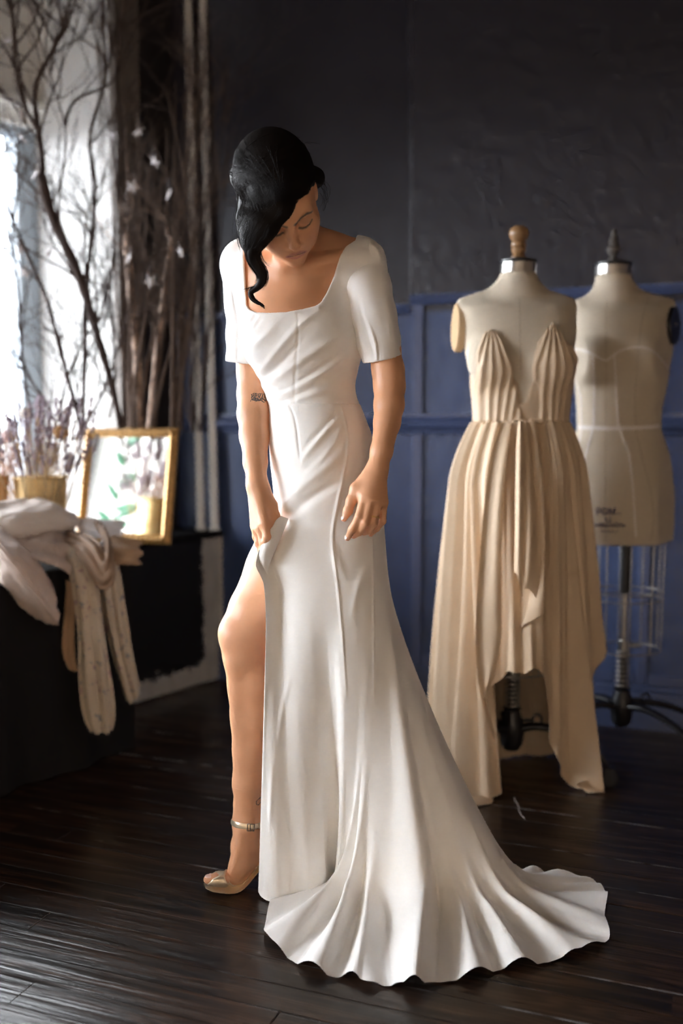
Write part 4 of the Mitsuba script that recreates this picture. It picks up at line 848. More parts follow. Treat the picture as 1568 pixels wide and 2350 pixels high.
    for a in np.linspace(0, 6.283, kk, endpoint=False) + .22:
        add('cage_wire', tube(np.array([[c[0] + rx * math.cos(a), c[1] + ry * math.sin(a), zt], [c[0] + rx * .96 * math.cos(a), c[1] + ry * .96 * math.sin(a), zb]]), .0023, 6), 'mat_grey_wire', key, smooth=True)
# the bare form at the right
Y2 = 3.06
form2 = thing('dress_form', 'bare linen dress form with white tape lines and a stamped label, on a castered stand', 'dress form')
L2 = Loft([(694, 1352, 1532, 0, .050), (720, 1326, 1550, 0, .082), (755, 1321, 1554, 0, .100), (800, 1316, 1549, -.005, .108), (850, 1320, 1536, -.005, .104), (900, 1323, 1525, 0, .092), (950, 1326, 1516, 0, .084), (980, 1327, 1515, 0, .082),
           (1010, 1319, 1523, 0, .088), (1050, 1308, 1538, 0, .100), (1100, 1303, 1551, 0, .110), (1150, 1300, 1557.5, 0, .114), (1200, 1302, 1556, 0, .113), (1243, 1306, 1550, 0, .108)], Y2)
sd2_ = make_form(form2, L2, Y2, [(1362, 828, Y2 - .075, (.064, .060, .062)), (1482, 828, Y2 - .070, (.068, .060, .062))], [(1412, 690, Y2 + .01), (1407, 631, Y2 + .005), .056, .0515],
                 [((1400, 690, Y2 + .01), (1334, 708, Y2 + .01), .045, .030), ((1430, 690, Y2 + .01), (1535, 708, Y2 + .01), .045, .030)], [((1319, 740, Y2), (-1, -.1, .02)), ((1543, 748, Y2 - .01), (.80, -.60, .02))],
                 [(0, 0), (.020, 0), (.021, .004), (.013, .010), (.010, .018), (.013, .024), (.019, .030), (.021, .038), (.016, .048), (.012, .054), (.015, .060), (.012, .070), (.008, .080), (.0085, .086), (.005, .094), (0, .098)], 'mat_finial_metal', None)
for line, w in (([(1313, 801), (1345, 806), (1372, 819), (1391, 827), (1408, 815), (1432, 802), (1460, 797), (1488, 800), (1510, 816), (1534, 846)], .0055),):
    add('tape_line', ribbon(*on_surface(sd2_, line, Y2), w), 'mat_tape', form2, 'white neckline tape')
for line in ([(1361, 818), (1365, 876), (1363, 977), (1343, 1054), (1343, 1140)], [(1410, 816), (1414, 880), (1419, 976), (1445, 1043), (1453, 1120), (1460, 1233)], [(1322, 868), (1334, 911), (1336, 981), (1328, 1040)]):
    add('tape_line', ribbon(*on_surface(sd2_, line, Y2, smooth_=False), .0050), 'mat_tape', form2, 'white style line tape')
add('waist_tape', ribbon(*on_surface(sd2_, [(1328, 980), (1420, 983), (1514, 978)], Y2), .012), 'mat_tape', form2, 'pale waist tape')
for line in ([(1394, 690), (1391, 760), (1391, 980), (1389, 1130), (1391, 1243)], [(1490, 682), (1470, 760), (1462, 850), (1460, 980), (1490, 1110), (1494, 1240)]):
    add('seam_line', ribbon(*on_surface(sd2_, line, Y2, .0002, 60), .0016, .0004), 'mat_seam', form2)
for sgn, cpx in ((1, (1543, 748)),):
    c = P(*cpx, Y2 - .01); n_ = np.array([.80, -.60, .02]); n_ /= np.linalg.norm(n_); s_ = np.cross([0, 0, 1], n_); s_ /= np.linalg.norm(s_); u_ = np.cross(n_, s_)
    a = np.linspace(0, 6.283, 36, endpoint=False); base = c + n_ * .008
    o = [base + .046 * np.cos(t) * s_ + .057 * np.sin(t) * u_ for t in a]; i_ = [base + .044 * np.cos(t) * s_ + .055 * np.sin(t) * u_ + n_ * .003 for t in a]
    bk = [q - n_ * .02 for q in o]
    G_ = np.stack([np.array(bk), np.array(o), np.array(i_), np.repeat((base + n_ * .003)[None], 36, 0)], 1)
    ap = add('arm_plate', grid_mesh(G_, close_u=True), 'mat_black_metal', form2, 'black arm plate', 40)
    if sgn > 0:
        sc = trimesh.creation.icosphere(2, .004); sc.apply_translation(base + n_ * .004 + u_ * .004); add('screw', sc, 'mat_chrome', ap, smooth=True)
# stamped lettering, laid onto the curved front
def stamp(text, px, py, height_px, width_px, bold=False):
    m = meshkit.text_mesh(text, 1.0, 0.01, bold); v = np.array(m.vertices); f = m.faces
    m2 = trimesh.remesh.subdivide_to_size(v, f, .35, max_iter=8); v, f = np.array(m2[0]), m2[1]
    x0, x1 = v[:, 0].min(), v[:, 0].max(); X = px + (v[:, 0] - (x0 + x1) / 2) / (x1 - x0) * width_px; Yp = py - v[:, 1] * height_px; top_ = v[:, 2] > .005
    d = np.array([ray(a, b) for a, b in zip(X, Yp)]); d /= np.linalg.norm(d, axis=1, keepdims=True); t = np.full(len(v), Y2 - .25)
    for _ in range(60): t = t + np.clip(sd2_(np.array([0, 0, EYE]) + d * t[:, None]), -.02, .02) * .8
    return tm(np.array([0, 0, EYE]) + d * (t - np.where(top_, .0012, -.001))[:, None], f)
lt = [stamp('PGM', 1391, 1181, 15, 44, True), stamp('Inc.', 1421, 1180, 4, 12), stamp('12', 1396, 1198, 10, 15, True), stamp('Collapsible', 1397, 1209, 8.5, 74, True), stamp('Industry', 1399, 1222, 6, 37)]
add('lettering', cat(lt), 'mat_print_ink', form2, 'dark purple stamped lettering reading PGM 12 Collapsible Industry')
c2 = P(1436, 1300, Y2 + .01)
zy = lambda py, Y=Y2: P(1400, py, Y)[2]
stand(form2, c2, zy(1243) + .02, zy(1362), zy(1580), zy(1492), zy(1624), [math.radians(a) for a in (-52, 8, 128, 190)], (zy(1245) + .004, zy(1358), zy(1490), .118, .100, 10))
# the form that wears the champagne gown
Y1 = 2.80
form1 = thing('dress_form', 'linen dress form with a brown wooden finial, wearing a champagne gown', 'dress form')
L1 = Loft([(686, 1085, 1288, 0, .050), (710, 1052, 1320, 0, .080), (750, 1056, 1322, 0, .098), (800, 1066, 1316, -.005, .108), (850, 1080, 1308, -.005, .102), (900, 1090, 1300, 0, .090), (950, 1095, 1295, 0, .083), (968, 1095, 1295, 0, .083),
           (1000, 1083, 1306, 0, .090), (1060, 1066, 1325, 0, .106), (1140, 1058, 1334, 0, .114), (1240, 1064, 1328, 0, .108)], Y1)
sd1_ = make_form(form1, L1, Y1, [(1128, 830, Y1 - .070, (.062, .056, .060)), (1258, 830, Y1 - .072, (.062, .056, .060))], [(1187, 685, Y1 + .01), (1190, 627, Y1 + .005), .057, .0475],
                 [((1170, 685, Y1 + .01), (1066, 706, Y1 + .01), .045, .026), ((1205, 685, Y1 + .01), (1306, 706, Y1 + .01), .045, .026)], [((1049, 740, Y1), (-1, -.10, .02)), ((1321, 740, Y1), (1, .05, .02))],
                 [(0, 0), (.024, 0), (.024, .004), (.018, .008), (.016, .014), (.020, .022), (.021, .028), (.018, .032), (.0215, .036), (.0215, .041), (.018, .045), (.0205, .050), (.0265, .062), (.0275, .072), (.024, .082), (.014, .089), (0, .091)], 'mat_finial_wood', None)
c = P(1057, 752, Y1 + .01); a = np.linspace(0, 6.283, 36, endpoint=False); n_ = np.array([-1, -.10, .02]); n_ /= np.linalg.norm(n_); s_ = np.cross([0, 0, 1], n_); s_ /= np.linalg.norm(s_); u_ = np.cross(n_, s_)
G_ = np.stack([np.array([c + n_ * k2 + r2 * (.055 * math.cos(t) * s_ + .068 * math.sin(t) * u_) for t in a]) for k2, r2 in ((-.004, 1), (.012, 1), (.016, .94), (.018, 0.01))], 1)
add('arm_plate', grid_mesh(G_, close_u=True), 'mat_arm_plate', form1, 'tan arm plate', 40)
add('seam_line', ribbon(*on_surface(sd1_, [(1193, 686), (1194, 760), (1196, 850)], Y1, .0002, 40), .0016, .0004), 'mat_seam', form1)
c1 = P(1181, 1300, Y1); zy1 = lambda py: P(1181, py, Y1)[2]
stand(form1, c1, zy1(1240) + .02, zy1(1400), zy1(1624), zy1(1545), zy1(1672), [math.radians(a) for a in (-14, 88, 150, 215)], (zy1(1243), zy1(1380), zy1(1535), .118, .100, 10))
# champagne gown
def silk(p, n, uv): return mix((0.58, 0.435, 0.295), (0.64, 0.49, 0.345), fbm(p.x * 9, p.y * 9, p.z * 5, 3))
mat('champagne', {'type': 'twosided', 'b': {'type': 'blendbsdf', 'weight': 0.30, 'a': {'type': 'principled', 'base_color': proc(silk), 'roughness': 0.6, 'specular': 0.3, 'sheen': 0.3}, 'b': {'type': 'principled', 'base_color': proc(silk), 'roughness': 0.45, 'specular': 0.4}}})
mat('champagne', pri(proc(silk), 0.55, 0.3, sheen=0.3))
gown2 = thing('champagne_gown', 'champagne chiffon gown with gathered bodice and uneven draped hem, on the front dress form', 'dress')
CUPS = [[(1126, 756), (1140, 764), (1152, 790), (1166, 830), (1178, 870), (1188, 905), (1196, 945), (1200, 968), (1093, 968), (1094, 930), (1092, 880), (1093, 830), (1098, 795), (1110, 765)],
        [(1270, 742), (1285, 762), (1305, 790), (1330, 815), (1330, 968), (1236, 968), (1240, 930), (1236, 895), (1226, 870), (1220, 845), (1222, 815), (1234, 785), (1252, 760)]]
for poly, apex, base in zip(CUPS, ((1126, 750), (1269, 738)), ((1140, 965), (1268, 965))):
    xz = PP(*[(x, y, Y1 - .10) for x, y in poly])[:, [0, 2]]
    def cup(p):
        return smax(smax(sd1_(p) - .0085, -(sd1_(p) + .004), .001), np.maximum(sd2(p[:, [0, 2]], xz), p[:, 1] - Y1 - .03), .004)
    lo = np.array([xz[:, 0].min() - .03, Y1 - .2, xz[:, 1].min() - .02]); hi = np.array([xz[:, 0].max() + .03, Y1 + .05, xz[:, 1].max() + .02])
    m = relax(surfnet(cup, lo, hi, .0026, 16), 1); v, n = np.array(m.vertices), np.array(m.vertex_normals)
    A = P(*apex, Y1 - .1); u0 = (v[:, 0] - A[0]); h_ = np.clip((A[2] - v[:, 2]) / .25, 0.02, 1)
    fan = u0 / (.012 + .075 * np.clip(h_ * 2.2, 0, 1) - .02 * np.clip((h_ - .5) * 2, 0, 1))
    w = np.sin(fan * 21 + .5 * np.sin(h_ * 7) + 2.2 * meshkit.noise(np.c_[fan * 2, h_ * 3, 0 * h_], 4))
    side_ = (n[:, 1] < .3)
    v = v + n * (side_ * (.0028 * np.maximum(w, -.7) + .004 * np.exp(-((h_ - .62) / .06) ** 2) * 0))[:, None]
    add('gathered_cup', tm(v, m.faces), 'mat_champagne', gown2, smooth=True)
# sheer inset between the cups and the waist
wz = L1.at(P(1195, 966, Y1)[2])
ang = np.linspace(0, 2 * math.pi, 90, endpoint=False)
wpts = np.stack([wz[0] + (wz[2] + .006) * np.cos(ang), wz[1] + (wz[3] + .008) * np.sin(ang), np.full(90, P(1195, 966, Y1)[2]) + .003 * np.sin(ang * 17)], 1)
add('waist_gather', tube(wpts, .0058 + .0016 * np.sin(np.arange(90) * 2.3), 9, closed=True), 'mat_champagne', gown2, 'gathered waist seam', True)
inset = [(1166, 832), (1180, 880), (1190, 915), (1198, 940), (1212, 940), (1226, 905), (1228, 872), (1222, 850), (1240, 890), (1238, 966), (1190, 966), (1172, 900)]
mat('sheer', pri((0.50, 0.37, 0.25), 0.6, 0.2))
xz = PP(*[(x, y, Y1 - .10) for x, y in [(1172, 862), (1190, 880), (1198, 925), (1210, 925), (1222, 880), (1234, 866), (1246, 966), (1180, 966)]])[:, [0, 2]]
m = surfnet(lambda p: np.maximum(np.maximum(sd1_(p) - .004, -(sd1_(p) + .003)), np.maximum(sd2(p[:, [0, 2]], xz), p[:, 1] - Y1)), np.array([xz[:, 0].min() - .01, Y1 - .2, xz[:, 1].min() - .01]), np.array([xz[:, 0].max() + .01, Y1, xz[:, 1].max() + .01]), .0026, 16)
add('inset', relax(m, 1), 'mat_sheer', gown2, 'sheer inset between the cups', True)
NU1, NV1 = 760, 150; U1 = np.linspace(0, 1, NU1); th1 = math.pi + 2 * math.pi * U1
HC = [(0.0, (962, 1760, 2.80)), (.05, (1012, 1836, 2.66)), (.09, (1078, 1842, 2.64)), (.125, (1128, 1832, 2.635)), (.150, (1150, 1812, 2.64)), (.160, (1140, 1700, 2.65)), (.170, (1112, 1600, 2.63)), (.186, (1150, 1560, 2.615)), (.205, (1172, 1538, 2.605)), (.230, (1202, 1545, 2.60)), (.255, (1222, 1530, 2.60)), (.275, (1247, 1552, 2.61)),
      (.288, (1252, 1610, 2.62)), (.300, (1258, 1690, 2.63)), (.315, (1278, 1728, 2.64)), (.335, (1300, 1788, 2.68)), (.358, (1346, 1815, 2.70)), (.372, (1384, 1814, 2.71)), (.388, (1362, 1780, 2.73)), (.405, (1368, 1690, 2.75)), (.425, (1366, 1560, 2.77)), (.445, (1374, 1505, 2.79)), (.475, (1380, 1488, 2.81)), (.52, (1372, 1530, 2.86)), (.60, (1330, 1700, 2.93)), (.70, (1250, 1738, 2.97)), (.80, (1120, 1740, 2.98)), (.90, (1010, 1745, 2.92)), (1.0, (962, 1760, 2.80))]
hh = PchipInterpolator([h[0] for h in HC], PP(*[h[1] for h in HC]))(U1)
w0 = np.stack([wz[0] + (wz[2] + .010) * np.cos(th1), wz[1] + (wz[3] + .012) * np.sin(th1), np.full(NU1, P(1195, 968, Y1)[2])], 1)
hipa = np.stack([P(1188, 1110, Y1)[0] + .181 * np.cos(th1), Y1 + .150 * np.sin(th1), np.full(NU1, P(1197, 1110, Y1)[2])], 1)
vv = np.linspace(0, 1, NV1)[None, :, None]
zf = (w0[:, 2] - hipa[:, 2]) / (w0[:, 2] - hh[:, 2]); 
cx1 = hipa[:, None] ; out_ = hipa - w0; out_[:, 2] = 0
t_ = np.clip((vv[..., 0] * (w0[:, 2] - hh[:, 2])[:, None]) / (w0[:, 2] - hipa[:, 2])[:, None], 0, None)     # 1 at hip height
hz = w0[:, None, 2] - vv[..., 0] * (w0[:, 2] - hh[:, 2])[:, None]
tq = np.clip(t_, 0, 1); ease = 1 - (1 - tq) ** 1.6
xy_hip = w0[:, None, :2] + (hipa - w0)[:, None, :2] * ease[..., None]
below = np.clip((t_ - 1) / np.maximum(1 / zf - 1, 1e-3)[:, None], 0, 1) 
xy = xy_hip + (hh - hipa)[:, None, :2] * (below ** 1.05)[..., None]
G1 = np.concatenate([xy, hz[..., None]], 2)
n1 = np.stack([np.cos(th1), np.sin(th1) * 1.0, 0 * th1], 1); n1 /= np.linalg.norm(n1, axis=1, keepdims=True)
def folds(f, sd_, warp):
    q = np.stack([np.cos(2 * np.pi * U1)[:, None] * f / 6.28 + 40 + 0 * vv[..., 0], np.sin(2 * np.pi * U1)[:, None] * f / 6.28 + 40 + 0 * vv[..., 0], 0 * U1[:, None] + vv[..., 0] * warp + 3], -1)
    return meshkit.noise(q, sd_) - .5
prof = 1.8 * folds(46, 1, .8) + 1.3 * folds(84, 5, .6); prof = np.sign(prof) * np.abs(prof) ** .85
fine = 2 * folds(150, 9, .4)
vd = vv[0, :, 0]
amp = .008 + .026 * np.clip(vd * 1.5, 0, 1) ** .8
G1 = G1 + n1[:, None] * (prof * amp[None] + fine * (.0045 * np.exp(-vd * 4))[None])[..., None]
G1[..., 2] = np.maximum(G1[..., 2], .005)
add('skirt', grid_mesh(G1, close_u=False), 'mat_champagne', gown2, 'long gathered skirt with a high front opening', True)
# cascades hanging from the waist in front
def cascade(rows, name='cascade'):
    g_ = np.array([bez(PP(*r), 40) for r in rows]); a = np.stack([bez(g_[:, j], 24) for j in range(40)], 1)
    add(name, grid_mesh(a), 'mat_champagne', gown2, 'draped cascade of cloth', True)
cascade([[(1190, 968, 2.690), (1184, 1060, 2.640), (1182, 1200, 2.600), (1180, 1314, 2.585)], [(1196, 966, 2.675), (1197, 1060, 2.625), (1195, 1200, 2.580), (1190, 1330, 2.565)], [(1202, 967, 2.690), (1206, 1060, 2.640), (1206, 1220, 2.590), (1200, 1372, 2.575)], [(1208, 968, 2.680), (1216, 1080, 2.630), (1215, 1240, 2.575), (1206, 1350, 2.570)],
         [(1216, 968, 2.690), (1230, 1090, 2.650), (1240, 1250, 2.600), (1247, 1400, 2.590)], [(1222, 968, 2.685), (1242, 1090, 2.640), (1250, 1260, 2.590), (1246, 1412, 2.580)], [(1224, 968, 2.69), (1240, 1100, 2.66), (1230, 1300, 2.61), (1202, 1434, 2.595)], [(1222, 970, 2.70), (1236, 1100, 2.68), (1240, 1320, 2.63), (1248, 1500, 2.610)]])
cascade([[(1176, 970, 2.70), (1160, 1100, 2.640), (1152, 1300, 2.610), (1150, 1470, 2.600), (1118, 1592, 2.595)], [(1168, 970, 2.70), (1146, 1100, 2.640), (1136, 1300, 2.600), (1128, 1500, 2.590), (1110, 1596, 2.585)], [(1160, 970, 2.705), (1132, 1100, 2.655), (1118, 1300, 2.615), (1108, 1500, 2.60), (1126, 1640, 2.60)], [(1150, 970, 2.70), (1118, 1100, 2.650), (1100, 1300, 2.61), (1092, 1500, 2.59), (1138, 1700, 2.60)]])
for px, py in ((1265, 741), (1279, 740)):
    q, nn = on_surface(sd1_, [(px, py), (px + 1, py + 8)], Y1, .004, 6); add('pin', tube(np.array([q[0], q[-1]]), .0009, 6), 'mat_tape', gown2)
def floor_piece(rows):
    g_ = np.array([bez([F(x, y, z) for x, y, z in r], 12) for r in rows]); a = np.stack([bez(g_[:, j], 10) for j in range(12)], 1)
    add('hem_corner', thicken(grid_mesh(a), .002), 'mat_champagne', gown2, 'corner of the hem lying on the floor', smooth=True)
floor_piece([[(1066, 1828, .02), (1100, 1826, .014), (1129, 1831, .007)], [(1072, 1840, .018), (1102, 1838, .014), (1132, 1837, .006)], [(1080, 1850, .006), (1104, 1848, .006), (1129, 1843, .004)]])
floor_piece([[(1322, 1800, .03), (1350, 1792, .03), (1362, 1795, .02)], [(1336, 1810, .014), (1358, 1806, .014), (1376, 1806, .008)], [(1348, 1819, .004), (1368, 1818, .006), (1389, 1817, .004)]])
thr = thing('thread', 'loose pale thread lying on the dark floor in front of the champagne gown', 'thread')
add('strand', tube(bez([F(x, y, .002) for x, y in ((1180, 1830), (1186, 1842), (1191, 1850), (1192, 1862), (1199, 1872), (1204, 1880))], 24), .0007, 5), 'mat_tape', thr, smooth=True)
# ------------------------------------------------------------------ things by the window
def cloth_bump(p, n, uv): return noise(p.x * 500, p.y * 500, p.z * 500)
def cmat(name, c, rough=.75, **k): return mat(name, pri(c, rough, .2, sheen=.25, **k))
cmat('black_cloth', (.007, .007, .008), .85)
cmat('pale_cloth', proc(lambda p, n, uv: mix((.62, .54, .49), (.72, .65, .60), fbm(p.x * 20, p.y * 20, p.z * 20, 3))))
cmat('mauve_cloth', proc(lambda p, n, uv: mix((.44, .35, .30), (.54, .44, .39), fbm(p.x * 16, p.y * 16, p.z * 16, 3))))
cmat('brown_cloth', (.25, .165, .11), .6); cmat('tan_cloth', (.40, .26, .16), .6)
def floral(p, n, uv):
    base = mix((.42, .35, .27), (.48, .40, .31), fbm(p.x * 20, p.y * 20, p.z * 20, 2))
    a = smoothstep(.64, .72, fbm(p.x * 60 + 3, p.y * 60, p.z * 44, 3)); b = smoothstep(.66, .73, fbm(p.x * 66 + 31, p.y * 66 + 7, p.z * 48 + 4, 3))
    return mix(mix(base, (.27, .16, .19), a * .8), (.14, .16, .19), b * .75)
cmat('floral_cloth', proc(floral))
mat('gilt', pri(proc(lambda p, n, uv: mix((.24, .115, .03), (.62, .36, .12), fbm(p.x * 130, p.y * 130, p.z * 130, 3))), .38, .5, metallic=.55))
mat('mirror', {'type': 'conductor', 'material': 'Ag'})
mat('brass_tin', pri(proc(lambda p, n, uv: mix((.58, .40, .17), (.74, .55, .28), fbm(p.x * 20, p.y * 20, p.z * 12, 3))), .4, .5, metallic=.45))
mat('rust_pot', pri((.34, .19, .08), .55, .3))
mat('pale_wood', pri(proc(lambda p, n, uv: mix((.50, .46, .41), (.66, .61, .55), fbm(p.x * 60, p.y * 60, p.z * 5, 3))), .6, .3))
mat('bark_dark', pri(proc(lambda p, n, uv: mix((.035, .024, .021), (.095, .066, .056), fbm(p.x * 90, p.y * 90, p.z * 40, 3))), .8, .2))
mat('bark_brown', pri(proc(lambda p, n, uv: mix((.075, .050, .038), (.17, .118, .09), fbm(p.x * 90, p.y * 90, p.z * 30, 3))), .8, .2))
mat('bark_birch', pri(proc(lambda p, n, uv: mix((.30, .20, .15), (.62, .46, .36), smoothstep(.35, .6, fbm(p.x * 50, p.y * 50, p.z * 22, 4)))), .7, .2))
mat('paper_white', pri((.80, .77, .78), .7, .2)); mat('wax', pri((.85, .84, .82), .5, .3)); mat('glass_grey', pri((.33, .36, .42), .2, .5))
mat('lavender', pri(proc(lambda p, n, uv: mix((.20, .165, .20), (.40, .33, .38), noise(p.x * 90, p.y * 90, p.z * 90))), .85, .1)); mat('straw', pri((.42, .30, .16), .8, .1))
mat('petal_pink', pri((.60, .46, .44), .8, .1)); mat('petal_rust', pri((.45, .24, .10), .8, .1)); mat('petal_cream', pri((.72, .68, .63), .8, .1))
mat('leaf_green', pri((.045, .16, .095), .3, .5)); mat('stem_green', pri((.08, .10, .05), .6, .3)); mat('white_pot', pri((.7, .7, .68), .4, .4))
ro = np.random.default_rng(21)
def LB(t0, t1, o0, o1, z0, z1, bev=.004): return box((abs(t1 - t0), abs(o1 - o0), z1 - z0), LW((t0 + t1) / 2, -(o0 + o1) / 2, (z0 + z1) / 2), bev, frame_from(LD))
# low boxed-in ledge: white boards, its front brushed black
ledge = thing('window_ledge', 'low white box ledge under the gilt mirror, its front brushed with black paint', 'ledge')
def brushed(p, n, uv):
    t = (p.x - float(C0[0])) * LD[0] + (p.y - float(C0[1])) * LD[1]; z = p.z
    w = fbm(t * 30, z * 60, 2.0, 3) * .035 + fbm(t * 140, z * 24, 7.0, 2) * .018
    inn = smoothstep(.0, .006, t - .022 - w) * smoothstep(.0, .006, z - .045 - w * 1.3)
    return mix(mix((.40, .37, .34), (.50, .47, .44), fbm(t * 40, z * 10, 1.0, 2)), (.008, .008, .009), inn)
mat('brushed_front', pri(proc(brushed), .55, .35))
add('front_board', LB(-.064, .80, .150, .180, .004, .575), 'mat_brushed_front', ledge, 'front board brushed black with ragged white margins')
add('top_board', LB(-.064, .80, .0, .192, .575, .603), 'mat_black_cloth', ledge, 'black top')
add('end_board', LB(-.064, -.040, .0, .150, .004, .575), 'mat_pale_wood', ledge)
fz = [tube(np.array([LW(t, -.19, .590), LW(t + ro.normal(0, .004), -.19 - ro.uniform(.0, .008), .590 + ro.uniform(-.02, .016))]), [.0018, .0006], 4) for t in np.linspace(-.03, .78, 260)]
add('frayed_edge', cat(fz), 'mat_black_cloth', ledge, kind='stuff')
# two tall pale poles
for (a, b, lab) in (((462, 1252), (426, -70), 'tall pale wooden pole standing in the corner, left of a pair'), ((494, 1252), (460, -70), 'tall pale wooden pole standing in the corner, right of a pair')):
    A = P(*a, 3.885); A[2] = .603; B = P(*b, 3.93); B[0] = A[0] + (B[0] - P(*a, 3.93)[0]); dd = (B - A) / np.linalg.norm(B - A); k = thing('wooden_pole', lab, 'pole')
    M = frame_from(np.cross([0, 1, 0], dd), dd); L = np.linalg.norm(B - A)
    add('shaft', box((.030, .022, L), (A + B) / 2 + dd * .002, .004, M), 'mat_pale_wood', k)
    add('foot', box((.040, .030, .012), A + [0, 0, .006], .003, M), 'mat_pale_wood', k)
add('corner_post', LB(-.075, -.046, .150, .186, .004, .60, .003), 'mat_pale_wood', ledge, 'pale corner post')
# gilt mirror leaning on the ledge
mirror = thing('mirror', 'small mirror in an ornate gilt frame leaning on the black ledge', 'mirror')
cor = [P(176, 1243, 3.525), P(391, 1252, 3.40), P(406, 982, 3.47), P(204, 985, 3.595)]
cor = np.array(cor); xax = cor[1] - cor[0]; W_ = np.linalg.norm(xax); xax /= W_; zax = cor[3] - cor[0]; zax -= xax * (zax @ xax); H_ = np.linalg.norm(zax); zax /= H_; yax = np.cross(zax, xax)
if yax[1] > 0: yax = -yax
O = cor[0] + [0, 0, max(0, .606 - cor[:2, 2].min())]
FP = np.array([[-.006, 0], [.004, .0], [.010, .004], [.016, .012], [.020, .018], [.018, .024], [.013, .027], [.011, .031], [.006, .033], [-.006, .033]])     # (outwards, inwards)
def fpt(x, z, o): return O + xax * x + zax * z + yax * o
ring_ = []
for (x, z, dx, dz) in ((0, 0, 1, 1), (W_, 0, -1, 1), (W_, H_, -1, -1), (0, H_, 1, -1)): ring_.append([fpt(x + dx * q[1], z + dz * q[1], q[0]) for q in FP])
fr = add('frame', grid_mesh(np.array(ring_ ), close_u=True), 'mat_gilt', mirror, 'ornate gilt frame')
orn = []
for k in range(4):
    a_, b_ = [(0.016, .016), (W_ - .016, .016), (W_ - .016, H_ - .016), (.016, H_ - .016)][k], [(W_ - .016, .016), (W_ - .016, H_ - .016), (.016, H_ - .016), (.016, .016)][k]; n_ = int(np.hypot(b_[0] - a_[0], b_[1] - a_[1]) / .019)
    for i in range(n_):
        t = (i + .5) / n_; x, z = a_[0] + (b_[0] - a_[0]) * t, a_[1] + (b_[1] - a_[1]) * t; s_ = trimesh.creation.icosphere(1, 1.0); v = np.array(s_.vertices) * [.0078, .006, .0078]
        add('ornament', tm(fpt(x, z, .018) + v[:, 0, None] * xax + v[:, 1, None] * yax + v[:, 2, None] * zax, s_.faces), 'mat_gilt', fr, smooth=True)
add('glass', tm([fpt(.03, .03, .003), fpt(W_ - .03, .03, .003), fpt(W_ - .03, H_ - .03, .003), fpt(.03, H_ - .03, .003)], [[0, 1, 2], [0, 2, 3]]), 'mat_mirror', mirror, 'mirror glass')
add('backing', tm(np.array([fpt(x, z, o) for o in (-.012, -.004) for x, z in ((.004, .004), (W_ - .004, .004), (W_ - .004, H_ - .004), (.004, H_ - .004))]), trimesh.creation.box((1, 1, 1)).faces) if False else trimesh.convex.convex_hull(np.array([fpt(x, z, o) for o in (-.012, -.004) for x, z in ((.004, .004), (W_ - .004, .004), (W_ - .004, H_ - .004), (.004, H_ - .004))])), 'mat_bark_brown', mirror)
# window bench under black cloth
bench = thing('window_bench', 'window bench covered in black cloth, heaped with cushions and scarves', 'bench')
G_ = []
for t in np.linspace(.74, 2.6, 70):
    wv = .010 * math.sin(t * 21) + .007 * math.sin(t * 47 + 1)
    G_.append([LW(t, -.19, .600), LW(t, -.40, .604), LW(t, -.535, .602), LW(t, -.552 - wv * .2, .585), LW(t, -.556 - wv * .5, .45), LW(t, -.560 - wv, .25), LW(t, -.566 - wv * 1.3, .006)])
Gb = np.array([np.stack([np.interp(np.linspace(0, 6, 40), range(7), np.array(g)[:, k]) for k in range(3)], 1) for g in G_])
add('cover', grid_mesh(Gb), 'mat_black_cloth', bench, 'black cloth cover', True)
add('box', LB(.83, 2.6, .0, .545, .004, .600), 'mat_black_cloth', bench)
# cushions, scarves and crumpled cloths
def cushion(name, label, c, size, rot, m, seed, group=None, sag=0.0):
    k = thing(name, label, 'cushion'); s_ = trimesh.creation.icosphere(5, 1.0); v = np.array(s_.vertices)
    q = np.sign(v) * np.abs(v) ** np.array([.62, .62, 1.0]); th_ = np.clip(1 - np.abs(q[:, 0]) ** 4, 0, 1) * np.clip(1 - np.abs(q[:, 1]) ** 4, 0, 1)
    q[:, 2] *= .35 + .65 * th_; q *= size
    nz = meshkit.fbm(v * 3 + seed, 3, seed) - .5; q[:, 2] += nz * size[2] * .7; q[:, 2] -= sag * np.clip(q[:, 0] / size[0], -1, 1) ** 2
    R = trimesh.transformations.euler_matrix(*rot)[:3, :3]; w = q @ R.T + c
    add('pad', tm(w, s_.faces), m, k, smooth=True)
    e = np.array([[math.cos(a), math.sin(a), 0] for a in np.linspace(0, 6.283, 70, endpoint=False)]); e = np.sign(e) * np.abs(e) ** np.array([.62, .62, 1.0]); e = e * (np.array(size) * [1.0, 1.0, 0]); e[:, 2] -= sag * np.clip(e[:, 0] / size[0], -1, 1) ** 2
    add('piping', tube(e @ R.T + c, .0035, 6, closed=True), m, k, smooth=True)
    return k
cushion('cushion', 'pale cream cushion on top of the bench, before the brass bucket', P(48, 1196, 2.98), (.165, .13, .058), (.15, -.05, .9), 'mat_pale_cloth', 3)
cushion('cushion', 'mauve brown cushion slumped over the front edge of the bench', P(38, 1322, 2.80) + [0, 0, .01], (.18, .155, .055), (-.95, .30, -.9), 'mat_mauve_cloth', 8)
